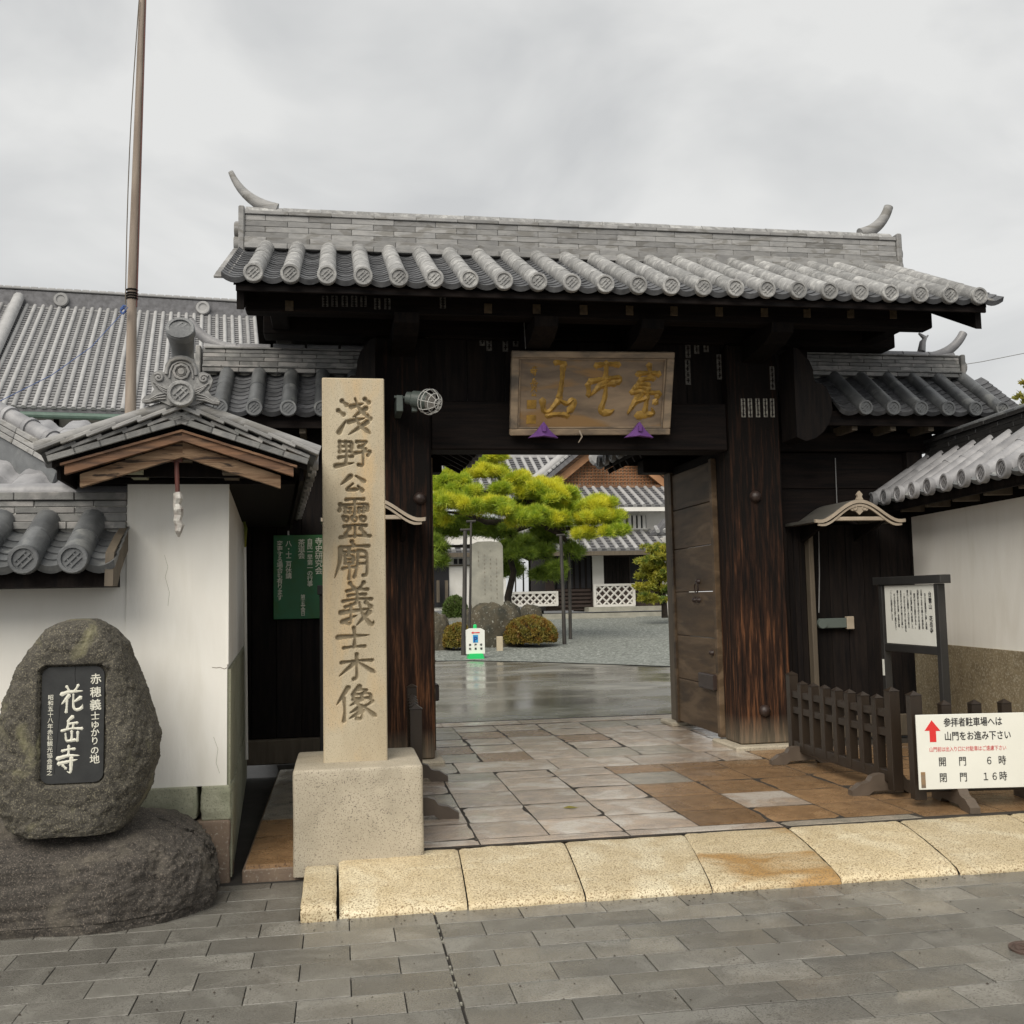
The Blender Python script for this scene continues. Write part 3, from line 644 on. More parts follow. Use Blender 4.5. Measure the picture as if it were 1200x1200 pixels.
# main tiles: 23 rows of round tiles
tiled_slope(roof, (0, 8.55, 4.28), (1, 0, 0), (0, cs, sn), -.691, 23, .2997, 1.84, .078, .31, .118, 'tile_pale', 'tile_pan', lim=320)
tiled_slope(roof, (0, 11.85, 4.28), (1, 0, 0), (0, -cs, sn), -.691, 23, .2997, 1.84, .078, .31, .118, 'tile_pale', 'tile_pan', pans=False, stuff=True)
zt = ridge(roof, (-.90, 10.2), (6.02, 10.2), [(.21, .055), (.19, .065), (.155, .060), (.15, .060), (.145, .060), (.14, .060), (.155, .04)], 5.06, .085, 'tile_ridge', .42, .36, capm='tile_pale')
link('ridge_mortar', MB().box(-.85, 5.97, 10.07, 10.33, 5.0, 5.44), 'tile_pan', roof)
for sx, X in ((-1, -.93), (1, 6.05)):
    ml = MB(); ml.box(X-.03, X+.03, 10.03, 10.37, 5.04, 5.50, .012)
    ml.lathe([(0, -.05), (.08, -.05), (.09, -.035), (.09, .05)], (X+sx*.03, 10.2, 5.30), 'x', 16); ml.lathe([(0, -.05), (.07, -.05), (.08, -.035), (.08, .05)], (X+sx*.035, 10.2, 5.16), 'x', 16)
    link('ridge_end_ornament', ml, 'tile_ridge', roof, smooth=35)
link('horn_tile', horn((-.60, 10.2, 5.52), (-.93, 10.2, 5.60), (-1.05, 10.2, 5.90), .075, .026), 'tile_ridge', roof, smooth=50)
link('horn_tile', horn((5.68, 10.2, 5.53), (5.95, 10.2, 5.60), (6.04, 10.2, 5.86), .07, .05), 'tile_ridge', roof, smooth=50)
# stepped tile edges along the gable verges
for sx, X in ((-1, -.955), (1, 6.105)):
    for k in range(9):
        y = 8.56+k*.185; M = frame((X, y, 4.28+(y-8.55)*math.tan(SL)+.01), (1, 0, 0), (0, cs, sn), (0, -sn, cs))
        link('verge_tile', MB().box(-.06, .06, 0, .24, 0, .022, .004), 'tile_ridge', roof, M @ Matrix.Rotation(.03, 4, 'X'))
# name board with its carved gilt characters
nb = thing('name_board', 'weathered wooden name board with three gilt characters hanging under the gate roof', 'sign', (2.4, 9.4, 3.1))
A0 = aty(597, 510, 9.62); A1 = aty(784, 509, 9.62); A2 = aty(602, 411, 9.36); A3 = aty(792, 411, 9.36)
bw = (A1-A0).length; Xn = (A1-A0).normalized(); Yn = (A2-A0); Yn = (Yn-Xn*Yn.dot(Xn)); bh = Yn.length; Yn.normalize(); Zn = Xn.cross(Yn)   # Zn towards the viewer (-Y)
NB = frame(A0, Xn, Yn, Zn)
bd = link('board', MB().box(.05, bw-.05, .05, bh-.05, -.02, .0, .003), 'board_wood', nb, NB)
for (a, b, c, d) in ((0, bw, 0, .062), (0, bw, bh-.062, bh), (0, .075, .062, bh-.062), (bw-.075, bw, .062, bh-.062)):
    mb = MB().box(a, b, c, d, -.03, .035, .008); link('frame_rail', mb, 'frame_wood', nb, NB)
for (a, b, c, d) in ((.076, bw-.076, .064, .08), (.076, bw-.076, bh-.08, bh-.064), (.076, .092, .08, bh-.08), (bw-.092, bw-.076, .08, bh-.08)):
    link('frame_bead', MB().box(a, b, c, d, 0, .018, .004), 'frame_wood', nb, NB)
pxs = bw/188.0
for ch, x, y, w, h in (('臺', 135, 78, 42, 60), ('雲', 87, 80, 42, 60), ('山', 36, 80, 40, 60)):
    link('gilt_character', brush([(ch, x*pxs, y*pxs*1.0+.02, w*pxs, h*pxs)], .034, .020), 'gilt', nb, NB @ Matrix.Translation((0, 0, .001)), smooth=60)
for (y, s_) in ((78, '寺'), (64, '岳'), (54, '公')):
    link('small_signature', brush([(s_, 22*pxs, y*pxs, 9*pxs, 11*pxs)], .007, .004), 'gilt', nb, NB @ Matrix.Translation((0, 0, .001)))
for y in (30, 13):
    mb = MB().box(19*pxs, 30*pxs, y*pxs, (y+10)*pxs, 0, .004, .001)
    for k in range(4): mb.box((20.5+k*2.3)*pxs, (21.7+k*2.3)*pxs, (y+1)*pxs, (y+9)*pxs, .004, .007)
    link('seal', mb, 'gilt', nb, NB)
for q0 in ((620, 393, 620, 413), ):
    a = aty(616, 409, 9.36); link('hanging_wire', MB().tube([a, a+Vector((.0, .1, .5))], .004, 6), 'metal_light', nb)
mb = MB(); a = aty(679, 505, 9.58); mb.tube([a, a+Vector((.02, -.02, -.06)), a+Vector((-.02, -.03, -.12))], [.012, .008, .004], 6); mb.tube([a+Vector((-.1, 0, 0)), a+Vector((.14, 0, .005))], [.008, .006], 6)
link('frayed_cord', mb, 'canopy_board', nb)
for i, px in enumerate((636, 748)):
    a = aty(px, 497, 9.53); w = .145; t = thing('purple_cloth', 'purple cloth wedge under the %s corner of the wooden name board' % ('left', 'right')[i], 'cloth', a, 'purple cloths under the name board')
    mb = MB()
    # folded cloth: two drooping wings from a peak
    pts = [(0, .015), (.028, -.02), (.06, -.065), (.10, -.10), (.145, -.135), (.10, -.128), (.05, -.125), (0, -.118)]
    for s_ in (1, -1):
        o = len(mb.v); V = []
        for (x, z) in pts: V.append((a.x+s_*x, a.y-.055+abs(x)*.25, a.z+z)); V.append((a.x+s_*x, a.y+.03, a.z+z))
        n = len(pts); mb.add(V, [tuple(range(0, 2*n, 2)), tuple(range(1, 2*n, 2))] + [(2*k, 2*((k+1) % n), 2*((k+1) % n)+1, 2*k+1) for k in range(n)])
    link('folded_wings', mb, 'purple', t); link('knot', MB().box(a.x-.02, a.x+.02, a.y-.075, a.y-.04, a.z-.085, a.z-.02, .006), 'purple', t)
# pasted paper slips on the timbers
def slip(px, py, w, h, y, m='paper_old'):
    q = aty(px, py, y); o = link('paper_slip', MB().box(q.x-w/2, q.x+w/2, y-.002, y, q.z-h/2, q.z+h/2), m, gate)
    mb = MB()
    for k in range(4):
        zz = q.z+h/2-h*(k+.5)/4.3; mb.box(q.x-w*.3, q.x+w*.3, y-.003, y-.002, zz-.012, zz-.004); mb.box(q.x-.006, q.x+.006, y-.0034, y-.002, zz-.03, zz+.02)
    link('slip_writing', mb, 'wood_black', o)
for px in (871, 879, 888, 897, 905): slip(px, 478, .045, .19, 9.648, 'paper_pale')
slip(905, 443, .05, .24, 9.648)
for px, py in ((381, 353), (392, 353), (404, 353), (415, 353), (426, 353), (442, 356), (454, 356), (519, 355)): slip(px, py, .055, .10, 8.978)
for px, py in ((604, 391), (816, 400), (806, 405), (827, 398), (565, 390), (592, 397), (573, 396), (843, 430), (806, 436)): slip(px, py, .055, .26, 9.797)
# doors: both leaves swung inwards
for X, s_ in ((3.835, 1), (.895, -1)):
    leaf = thing('gate_door', ('open timber door leaf on the right of the passage, seen from inside' if s_ > 0 else 'open timber door leaf folded back behind the left gate pillar'), 'door', (X, 10.1, .15), 'inward opened gate doors')
    yb = [10.09, 10.36, 10.64, 10.93, 11.18]; zb = [.17, .62, .70, 1.14, 1.22, 1.68, 1.76, 2.2, 2.28, 2.74, 3.0]
    zb2 = [.17, .66, 1.15, 1.64, 2.13, 2.58, 3.0]
    for j in range(6):
        link('door_panel', MB().box(X, X+s_*.05 if s_ > 0 else X, 10.17, 11.42, zb2[j]+.003, zb2[j+1]-.003, .006) if s_ > 0 else MB().box(X-.05, X, 10.17, 11.42, zb2[j]+.003, zb2[j+1]-.003, .006), 'wood_door', leaf)
    for a, b in ((10.09, 10.17), (11.42, 11.5)):
        link('door_stile', MB().box(min(X-.02*s_, X+.06*s_), max(X-.02*s_, X+.06*s_), a, b, .15, 3.02, .006), 'wood_door', leaf)
    for y, z in ((10.62, 1.55), (10.62, 1.75), (10.75, 1.55), (10.28, 1.0)):
        link('door_stud', MB().lathe([(0, -.045*s_), (.022, -.035*s_), (.03, 0)], (X, y, z), 'x', 12), 'metal_boss', leaf, smooth=60)
    rg = MB(); pts = [(X-.035*s_, 10.62+.055*math.cos(t*math.pi/8), 1.68+.055*math.sin(t*math.pi/8)) for t in range(17)]; rg.tube(pts, .008, 6); link('ring_handle', rg, 'metal_boss', leaf)
    link('latch_bracket', MB().box(min(X, X-.06*s_), max(X, X-.06*s_), 10.14, 10.6, .62, .78, .01), 'metal_boss', leaf)
# rear posts with their small roofs
for X, s_ in ((3.97, 1), (.74, -1)):
    link('rear_post', MB().box(X-.10, X+.10, 11.62, 11.84, .14, 3.1, .012), 'wood_grey' if s_ > 0 else 'wood_black', gate)
    link('post_base', MB().box(X-.20, X+.17, 11.5, 11.96, .09, .145, .015), 'granite_base', gate)
    link('tie_beam', MB().box(X-.06, X+.06, 10.08, 11.62, 2.95, 3.12, .01), 'wood_black', gate)
    link('gable_board', MB().box(X-.75, X+.75, 11.9, 11.93, 3.18, 3.62), 'wood_black', gate)
    link('cross_beam', MB().box(X-.42*(1), X+.42, 11.60, 11.85, 3.06, 3.22, .01), 'wood_black', gate)
    sr = link('small_roof', MB().prism([(-.82, 3.22), (0, 3.66), (.82, 3.22), (.82, 3.17), (0, 3.60), (-.82, 3.17)], (X+.1*s_, 10.12, 0), (1, 0, 0), (0, 0, 1), (0, 2.15, 0)), 'wood_black', gate)
    th = math.atan2(.44, .82)
    for side in (-1, 1):
        tiled_slope(sr, (X+.1*s_+side*.86, 10.15, 3.215), (0, 1, 0), (-side*math.cos(th), 0, math.sin(th)), .2, 7, .3, .9, .075, .9, .18, 'tile_dark', 'tile_pan', whole=True)
    mb = MB()
    for k in range(8):
        y = 10.25+k*.27
        for side in (-1, 1): rafter(mb, (X+.1*s_+side*.8, y, 3.14), (X+.1*s_, y, 3.56), .05, .06)
    link('rafters', mb, 'wood_black', sr)
    ridge(sr, (X+.1*s_, 10.15), (X+.1*s_, 12.25), [(.12, .05), (.1, .05)], 3.66, .07, 'tile_dark_ridge')
# floodlight on the left pillar
fl = thing('floodlight', 'grey green floodlight with a wire guard fixed beside the granite monument top', 'lamp', aty(470, 466, 9.3))
a = aty(462, 465, 9.3); b = aty(476, 466, 9.3); c = aty(500, 470, 9.25); d = aty(512, 473, 9.15)
link('bracket', MB().tube([a, b], .012, 8).box(b.x-.09, b.x-.03, b.y-.02, b.y+.35, b.z-.13, b.z+.02, .005).box(b.x+.05, b.x+.10, b.y-.02, b.y+.05, b.z-.13, b.z, .005), 'metal_green', fl)
link('lamp_body', MB().tube([b, b+(c-b)*.25, b+(c-b)*.3, c], [.055, .06, .075, .085], 18), 'metal_green', fl, smooth=35)
link('lens', MB().tube([c, c+(d-c)*.35], [.08, .07], 18), 'metal_light', fl, smooth=35)
mb = MB(); ax = (d-c).normalized(); u = ax.cross(Vector((0, 0, 1))).normalized(); w = u.cross(ax)
for rr, t in ((.11, .0), (.118, .35), (.09, .8), (.045, 1.1)):
    cc = c+(d-c)*t; mb.tube([cc+(u*math.cos(k*math.pi/10)+w*math.sin(k*math.pi/10))*rr for k in range(21)], .0045, 5, caps=False)
for k in range(8):
    an = k*math.pi/4; v = u*math.cos(an)+w*math.sin(an); mb.tube([c+v*.11, c+(d-c)*.35+v*.118, c+(d-c)*.8+v*.09, c+(d-c)*1.1+v*.045, c+(d-c)*1.15], .004, 5, caps=False)
link('wire_guard', mb, 'iron_cage', fl)

# ============================================================ WING WALLS OF THE GATE
def wing(name, label, X0, X1, xr0, first, n, zoff, nb_boards, side):
    w = thing(name, label, 'wall', ((X0+X1)/2, 9.9, .1))
    link('backing_board', MB().box(X0, X1, 9.972, 9.99, .12, 3.62), 'wood_black', w)
    link('frieze_board', MB().box(xr0[0]+.05, xr0[1]-.05, 9.90, 9.93, 3.262, zoff+.3), 'wood_black', w)
    step = (X1-X0)/nb_boards
    zb = [.35, .75, 1.15, 1.55, 1.95, 2.3, 2.68, 3.06]
    if side > 0:
        for j in range(4, 7): link('wall_board', MB().box(X0, X1, 9.93, 9.97, zb[j]+.003, zb[j+1]-.003, .004), 'wood_blackx', w)
    else:
        for k in range(nb_boards): link('wall_board', MB().box(X0+k*step+.002, X0+(k+1)*step-.002, 9.93+.004*(k % 2), 9.97, .35, 3.06, .004), 'wood_black', w)
    link('sill_beam', MB().box(X0, X1, 9.86, 10.02, .12, .345, .01), 'wood_grey', w)
    link('top_beam', MB().box(X0-.1*(side < 0), X1+.2*(side > 0), 9.85, 10.05, 3.065, 3.26, .01), 'wood_blackx', w)
    link('wall_post', MB().box((X0-.06 if side < 0 else X1-.12), (X0+.12 if side < 0 else X1+.06), 9.83, 10.07, .1, 3.06, .01), 'wood_grey' if side < 0 else 'wood_black', w)
    z0 = zoff; sl = math.atan2(.46, .62); c_, s2 = math.cos(sl), math.sin(sl)
    r = link('roof', MB().prism([(9.44, z0-.02), (10.05, z0+.43), (10.75, z0-.02), (10.75, z0-.07), (10.05, z0+.38), (9.44, z0-.07)], (xr0[0], 0, 0), (1, 0, 0), (0, 0, 1), (xr0[1]-xr0[0], 0, 0)), 'wood_black', w)
    link('fascia', MB().box(xr0[0]+.02, xr0[1]-.02, 9.45, 9.475, z0-.12, z0+.03, .004), 'wood_blackx', w)
    k = 0; x = xr0[0]+.25
    while x < xr0[1]-.1:
        link('rafter_end', MB().box(x-.03, x+.03, 9.50, 10.0, z0-.16, z0-.075, .004), 'wood_grey', w); x += .42
    tiled_slope(r, (0, 9.40, z0), (1, 0, 0), (0, c_, s2), first, n, .30, .82, .072, .41, .085, 'tile_dark', 'tile_pan', md='tile_dark')
    tiled_slope(r, (0, 10.78, z0), (1, 0, 0), (0, -c_, s2), first, n, .30, .82, .072, .41, .085, 'tile_dark', 'tile_pan', pans=False, stuff=True)
    ridge(r, (xr0[0]+(.14 if side < 0 else .02), 10.08), (xr0[1]-(.02 if side < 0 else .14), 10.08), [(.15, .045), (.16, .022), (.12, .045), (.115, .04), (.11, .04), (.105, .04), (.12, .022)], z0+.50, .06, 'tile_dark_ridge', .36, .30, capm='tile_mid')
    X = xr0[0]+.1 if side < 0 else xr0[1]-.1
    ml = MB().box(X-.025, X+.025, 9.95, 10.2, z0+.44, z0+.76, .01); ml.lathe([(0, -.04), (.065, -.04), (.07, .04)], (X+side*.04, 10.08, z0+.64), 'x', 14); ml.lathe([(0, -.04), (.055, -.04), (.06, .04)], (X+side*.05, 10.08, z0+.50), 'x', 14)
    link('ridge_end_ornament', ml, 'tile_dark_ridge', r, smooth=35)
    link('horn_tile', horn((X-side*.38, 10.08, z0+.74), (X-side*.04, 10.08, z0+.78), (X+side*.10, 10.08, z0+1.03), .06, .045), 'tile_mid', r, smooth=50)
    return w, r
lw, lr = wing('wing_wall', 'dark boarded wing wall with small tiled roof left of the gate, behind the granite monument', -1.05, .33, (-1.42, .37), -1.05, 5, 3.315, 6, -1)
rw, rr_ = wing('wing_wall', 'dark boarded wing wall with small tiled roof right of the gate, over a side door', 4.40, 6.0, (4.46, 6.78), 5.163, 6, 3.385, 6, 1)
# small standing figure tile beside the right horn
q = aty(1081, 398, 10.08); link('fish_tile', MB().tube([q+Vector((-.02, 0, -.13)), q+Vector((0, 0, -.03)), q+Vector((.03, 0, .02)), q+Vector((-.04, 0, .07))], [.045, .035, .03, .012], 8).tube([q+Vector((.02, 0, 0)), q+Vector((.07, 0, .05))], [.02, .008], 6), 'tile_mid', rr_, smooth=50)
# side door in the right wing wall
sdoor = thing('side_door', 'dark narrow side door with a pale centre batten and a bar lock, right of the gate', 'door', (4.95, 9.9, .15))
for k in range(5):
    x0 = 4.405+k*.062
    link('door_board', MB().box(x0, x0+.06, 9.88, 9.92, .35, 2.3, .004), 'wood_black', sdoor)
link('pale_batten', MB().box(4.722, 4.775, 9.80, 9.90, .35, 2.32, .006), 'wood_grey', sdoor)
for k in range(6):
    x0 = 4.78+k*.19; link('door_board', MB().box(x0+.0015, x0+.1885, 9.87+.003*(k % 2), 9.92, .35, 2.3, .004), 'wood_black', sdoor)
link('lock_bar', MB().box(4.80, 5.10, 9.80, 9.84, 1.24, 1.34, .006).lathe([(0, -.02), (.05, -.02), (.05, .03)], (4.83, 9.80, 1.29), 'y', 14), 'metal_green', sdoor, smooth=35)
link('lock_end', MB().box(5.10, 5.18, 9.795, 9.845, 1.225, 1.355, .005), 'canopy_board', sdoor)
q = aty(980, 540, 9.88); link('wall_cable', MB().tube([(q.x, 9.9, 3.0), (q.x-.02, 9.87, 2.5), (4.86, 9.84, 2.3), (4.84, 9.83, 1.8), (4.80, 9.8, 1.4)], .006, 6), 'wire', sdoor)
def canopy(label, cx, y0, y1, hw, zb, zt, parent=None):
    t = thing('door_canopy', label, 'canopy', (cx, (y0+y1)/2, zb), 'curved door canopies')
    n = 24; prof = []
    for k in range(n+1):
        u = -1+2*k/n; prof.append((u*hw, zb+(zt-zb)*(.5+.5*math.cos(math.pi*min(1, abs(u)*1.12)))**.85 + .012*abs(u)**6))
    th = .035
    outl = [(x, z) for x, z in prof] + [(x, z-th) for x, z in reversed(prof)]
    def strip(mb, off0, off1, ya, yb, sc=1.0):
        V = []
        for x, z in prof:
            for (o, y) in ((off0, ya), (off1, ya), (off1, yb), (off0, yb)): V.append((cx+x*sc, y, z-o))
        m = n+1; Fs = []
        for k in range(n):
            a = 4*k; b_ = a+4; Fs += [(a, a+1, b_+1, b_), (a+1, a+2, b_+2, b_+1), (a+2, a+3, b_+3, b_+2), (a+3, a, b_, b_+3)]
        Fs += [(0, 1, 2, 3), (4*n, 4*n+1, 4*n+2, 4*n+3)]; mb.add(V, Fs); return mb
    link('canopy_roof', strip(MB(), 0, .03, y0+.03, y1, 1.02), 'canopy_top', t, smooth=40)
    link('barge_curve', strip(MB(), .004, .036, y0, y0+.03), 'canopy_board', t, smooth=40)
    link('barge_curve', strip(MB(), .042, .066, y0+.012, y0+.035, .93), 'canopy_board', t, smooth=40)
    link('tie_beam', MB().box(cx-hw*.55, cx+hw*.55, y0+.02, y0+.06, zb-.008, zb+.03, .005), 'canopy_board', t)
    orn = MB()
    orn.prism([(-.12, 0), (-.08, -.045), (-.04, -.05), (0, -.085), (.04, -.05), (.08, -.045), (.12, 0)], (cx, y0+.02, zt-.066), (1, 0, 0), (0, 0, 1), (0, .02, 0))
    for s_ in (-1, 1): orn.tube([(cx+s_*(.05+.022*math.cos(k*.8)), y0+.018, zt-.085+.02*math.sin(k*.8)) for k in range(8)], .007, 6)
    link('carved_ornament', orn, 'canopy_board', t)
    link('finial', MB().prism([(-.035, 0), (-.02, .03), (-.03, .05), (0, .085), (.03, .05), (.02, .03), (.035, 0)], (cx, y0, zt-.004), (1, 0, 0), (0, 0, 1), (0, .03, 0)), 'canopy_board', t)
    for s_ in (-1, 1): link('side_bracket', MB().prism([(y0+.1, zb-.01), (y1, zb-.01), (y1, zb-.18), (y1-.06, zb-.16), (y0+.25, zb-.06)], (cx+s_*hw*.62-.02, 0, 0), (0, 1, 0), (0, 0, 1), (.04, 0, 0)), 'wood_black', t)
    return t
canopy('curved canopy with a pale carved front over the right side door', 4.985, 9.2, 9.87, .47, 2.30, 2.50)
canopy('curved canopy with a pale front half hidden behind the granite monument', .30, 9.15, 9.64, .46, 2.34, 2.53)

# ============================================================ GRANITE MONUMENT
mon = thing('stone_monument', 'tall pale granite pillar engraved with nine characters on a square granite block', 'monument', (.09, 6.55, .05))
px0, px1, pyf, pz0, pz1 = -.1045, .284, 6.45, .605, 3.012
nx, nzz = 111, 660
xs = np.linspace(px0+.006, px1-.006, nx); zs = np.linspace(pz0, pz1-.006, nzz); XX, ZZ = np.meshgrid(xs, zs)
def pyz(y): return 3.012-(y-443)*(2.365/445)
def pxx(x, y): return (x-(378+(y-443)*.009))/75.0*.388-.104
boxes = []
for ch, xa, xb, ya, yb in (('淺', 394, 440, 466, 514), ('野', 394, 441, 515, 553), ('公', 397, 434, 558, 581), ('靈', 395, 440, 586, 636), ('廟', 392, 437, 638, 683), ('義', 398, 443, 685, 739), ('士', 396, 438, 737, 765), ('木', 397, 444, 768, 801), ('像', 394, 445, 806, 847)):
    x0 = pxx(xa, ya); boxes.append((ch, x0, pyz(ya), pxx(xb, ya)-x0, pyz(ya)-pyz(yb)))
D = glyph_field(XX, ZZ, boxes, .0138)
dep = np.clip((D+.001)/.0045, 0, 1)*.021
dep += .0008*rng.standard_normal(D.shape)*.4
V = np.stack([XX, pyf+dep, ZZ], -1).reshape(-1, 3)
idx = np.arange(nx*nzz).reshape(nzz, nx); Q = np.stack([idx[:-1, :-1], idx[:-1, 1:], idx[1:, 1:], idx[1:, :-1]], -1).reshape(-1, 4)
me = bpy.data.meshes.new('engraved_face'); me.from_pydata(V.tolist(), [], Q.tolist()); 
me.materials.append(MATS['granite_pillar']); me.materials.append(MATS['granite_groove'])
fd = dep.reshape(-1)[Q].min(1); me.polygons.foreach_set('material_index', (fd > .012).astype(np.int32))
me.shade_smooth(); me.set_sharp_from_angle(angle=math.radians(50))
pil = link('pillar', MB().add([(px0, pyf+.006, pz0), (px1, pyf+.006, pz0), (px1, 6.84, pz0), (px0, 6.84, pz0), (px0, pyf+.006, pz1-.006), (px1, pyf+.006, pz1-.006), (px1-.006, 6.834, pz1), (px0+.006, 6.834, pz1), (px0+.006, pyf, pz1-.006), (px1-.006, pyf, pz1-.006), (px0+.006, pyf, pz0), (px1-.006, pyf, pz0), (px1, 6.84, pz1-.006), (px0, 6.84, pz1-.006), (px0+.006, pyf+.006, pz1), (px1-.006, pyf+.006, pz1)],
    [(0, 4, 13, 3), (1, 2, 12, 5), (2, 3, 13, 12), (14, 15, 6, 7), (0, 10, 8, 4), (1, 5, 9, 11), (8, 9, 15, 14), (4, 8, 14), (9, 5, 15), (4, 14, 7, 13), (5, 12, 6, 15), (13, 7, 6, 12)]), 'granite_pillar', mon)
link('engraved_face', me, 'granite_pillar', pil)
def fnb(u, v):
    # rounded top block
    a = u*2*math.pi; c_, s_ = math.cos(a), math.sin(a); k = .07
    X = math.copysign(abs(c_)**k, c_); Y = math.copysign(abs(s_)**k, s_)
    prof = [(1, 0.0), (1, .2), (1, .45), (1, .57), (.997, .590), (.99, .600), (.975, .605), (.7, .607), (.3, .609), (0.0, .609)]
    q = v*9; i = min(int(q), 8); t = q-i; r_ = prof[i][0]+(prof[i+1][0]-prof[i][0])*t; z = prof[i][1]+(prof[i+1][1]-prof[i][1])*t
    return (.103+X*.381*r_+rnoise((X, Y, z), 3)*.004, 6.60+Y*.395*r_+rnoise((X, z, Y), 4)*.004, z+.02)
link('base_block', grid_mesh('base_block', fnb, 220, 40, closed_u=True), 'granite_base', mon)

# ============================================================ NAMED ROCK ON A BASE ROCK
rk = thing('inscribed_rock', 'rounded upright dark boulder with a black inscribed plate set in its front', 'rock', (-1.26, 5.45, .55), None)
ol = [(979, 20, 142), (973, 6, 150), (955, -3, 160), (930, -12, 170), (900, -12, 177), (870, -6, 179), (840, 2, 174), (810, 10, 166), (780, 23, 152), (755, 38, 142), (738, 52, 128), (729, 70, 115), (725.5, 84, 108)]
ol = [(aty(l, y, 5.66), aty(r, y, 5.66)) for y, l, r in ol]
PL = aty(46, 852, 5.52); PR = aty(120, 852, 5.52); PT = aty(80, 782, 5.52).z; PB = aty(80, 919, 5.52).z; PX0, PX1 = PL.x, PR.x
def rockfn(u, v):
    q = v*(len(ol)-1); i = min(int(q), len(ol)-2); t = q-i; t = t*t*(3-2*t)*.3+t*.7
    l = ol[i][0].lerp(ol[i+1][0], t); r = ol[i][1].lerp(ol[i+1][1], t)
    cx, hw, z = (l.x+r.x)/2, (r.x-l.x)/2, l.z
    a = u*2*math.pi; c_, s_ = math.cos(a), math.sin(a); k = .62
    x = cx+hw*math.copysign(abs(c_)**k, c_); dd = .19+.06*math.sin(v*3.0) - .10*v**6
    y = 5.75+dd*math.copysign(abs(s_)**k, s_)*min(1, hw/.12)
    p = Vector((x, y, z)); n_ = rnoise(p, 3.0)*.026 + rnoise(p, 8)*.010 + rnoise(p, 26)*.006 + rnoise(p, 60)*.005
    dirv = Vector((x-cx, (y-5.75)*1.5, .0)); dirv = dirv.normalized() if dirv.length > 1e-6 else Vector((0, 0, 1))
    p += dirv*n_
    if s_ < -.05:
        m = .012
        if PX0-m < x < PX1+m and PB-m < z < PT+m:
            ex = min(x-(PX0-m), PX1+m-x); ez = min(z-(PB-m), PT+m-z)
            if ex+ez > .03: p.y = 5.565
        else:
            w = 1-min(1, max(PX0-x, x-PX1, PB-z, z-PT, 0)/.10); p.y = p.y*(1-w*.75)+(5.532+n_*.8)*w*.75
    return p
link('boulder', grid_mesh('boulder', rockfn, 300, 190, closed_u=True), 'rock_dark', rk)
def rrect(w, h, r, n=5):
    P = []
    for cx, cy, a0 in ((w-r, r, -90), (w-r, h-r, 0), (r, h-r, 90), (r, r, 180)):
        for k in range(n+1): t = math.radians(a0+90*k/n); P.append((cx+r*math.cos(t), cy+r*math.sin(t)))
    return P
plw, plh = PX1-PX0, PT-PB
plate = link('inscribed_plate', MB().prism(rrect(plw, plh, .045), (PX0, 5.552, PB), (1, 0, 0), (0, 0, 1), (0, .03, 0)), 'plate_slate', rk)
RP = frame((PX0, 5.5515, PB), (1, 0, 0), (0, 0, 1), (0, -1, 0))
u = plw/545.0   # crop pixels on the plate: x 120..665, y 80..1120
def pb(ch, xa, xb, ya, yb): return (ch, (xa-120)*u, plh-(ya-80)*u*plh/plw*545/1045*1.0, (xb-xa)*u, (yb-ya)*plh/1045)
vy = plh/1045.0
link('white_character', brush([('花', (285-120)*u, plh-(240-80)*vy, 205*u, 255*vy)], .0078, .002), 'ink_white', plate, RP)
link('white_character', brush([('岳', (290-120)*u, plh-(530-80)*vy, 190*u, 240*vy)], .0078, .002), 'ink_white', plate, RP)
link('white_character', brush([('寺', (255-120)*u, plh-(790-80)*vy, 205*u, 255*vy)], .0078, .002), 'ink_white', plate, RP)
for i, ch in enumerate('赤穂義士ゆかりの地'):
    yc = [195, 315, 430, 530, 612, 680, 755, 840, 920][i]; s_ = [95, 95, 100, 75, 75, 75, 75, 75, 85][i]
    link('white_letter', text_mesh(ch, s_*vy*1.05, .012), 'ink_white', plate, RP @ Matrix.Translation(((587-120)*u, plh-(yc-80-s_*.45)*vy, .001)) @ Matrix.Rotation(.06, 4, 'Z'))
for i, ch in enumerate('昭和五十八年赤穂観光協会建之'):
    yc = 350+i*52; link('white_letter', text_mesh(ch, 50*vy, .008), 'ink_white', plate, RP @ Matrix.Translation(((200-120)*u, plh-(yc-80-22)*vy, .001)))
cr_ = MB(); pts = [((410-120)*u, plh-0.002), ((405-120)*u, plh-60*vy), ((412-120)*u, plh-150*vy)]; cr_.tube([(p[0], p[1], .0002) for p in pts], .0012, 4)
pts = [((285-120)*u, plh-(350-80)*vy), ((270-120)*u, plh-(600-80)*vy), ((240-120)*u, plh-(1040-80)*vy)]; cr_.tube([(p[0], p[1], .0002) for p in pts], .0010, 4)
link('crack', cr_, 'ink_black', plate, RP)
rb = thing('base_rock', 'broad low dark rock slab under the inscribed boulder', 'rock', (-1.3, 5.5, 0))
bo = [(-.02, 1.0), (.06, 1.03), (.18, 1.03), (.30, 1.0), (.38, .95), (.43, .86), (.465, .7), (.50, .45), (.53, .2), (.54, .0)]
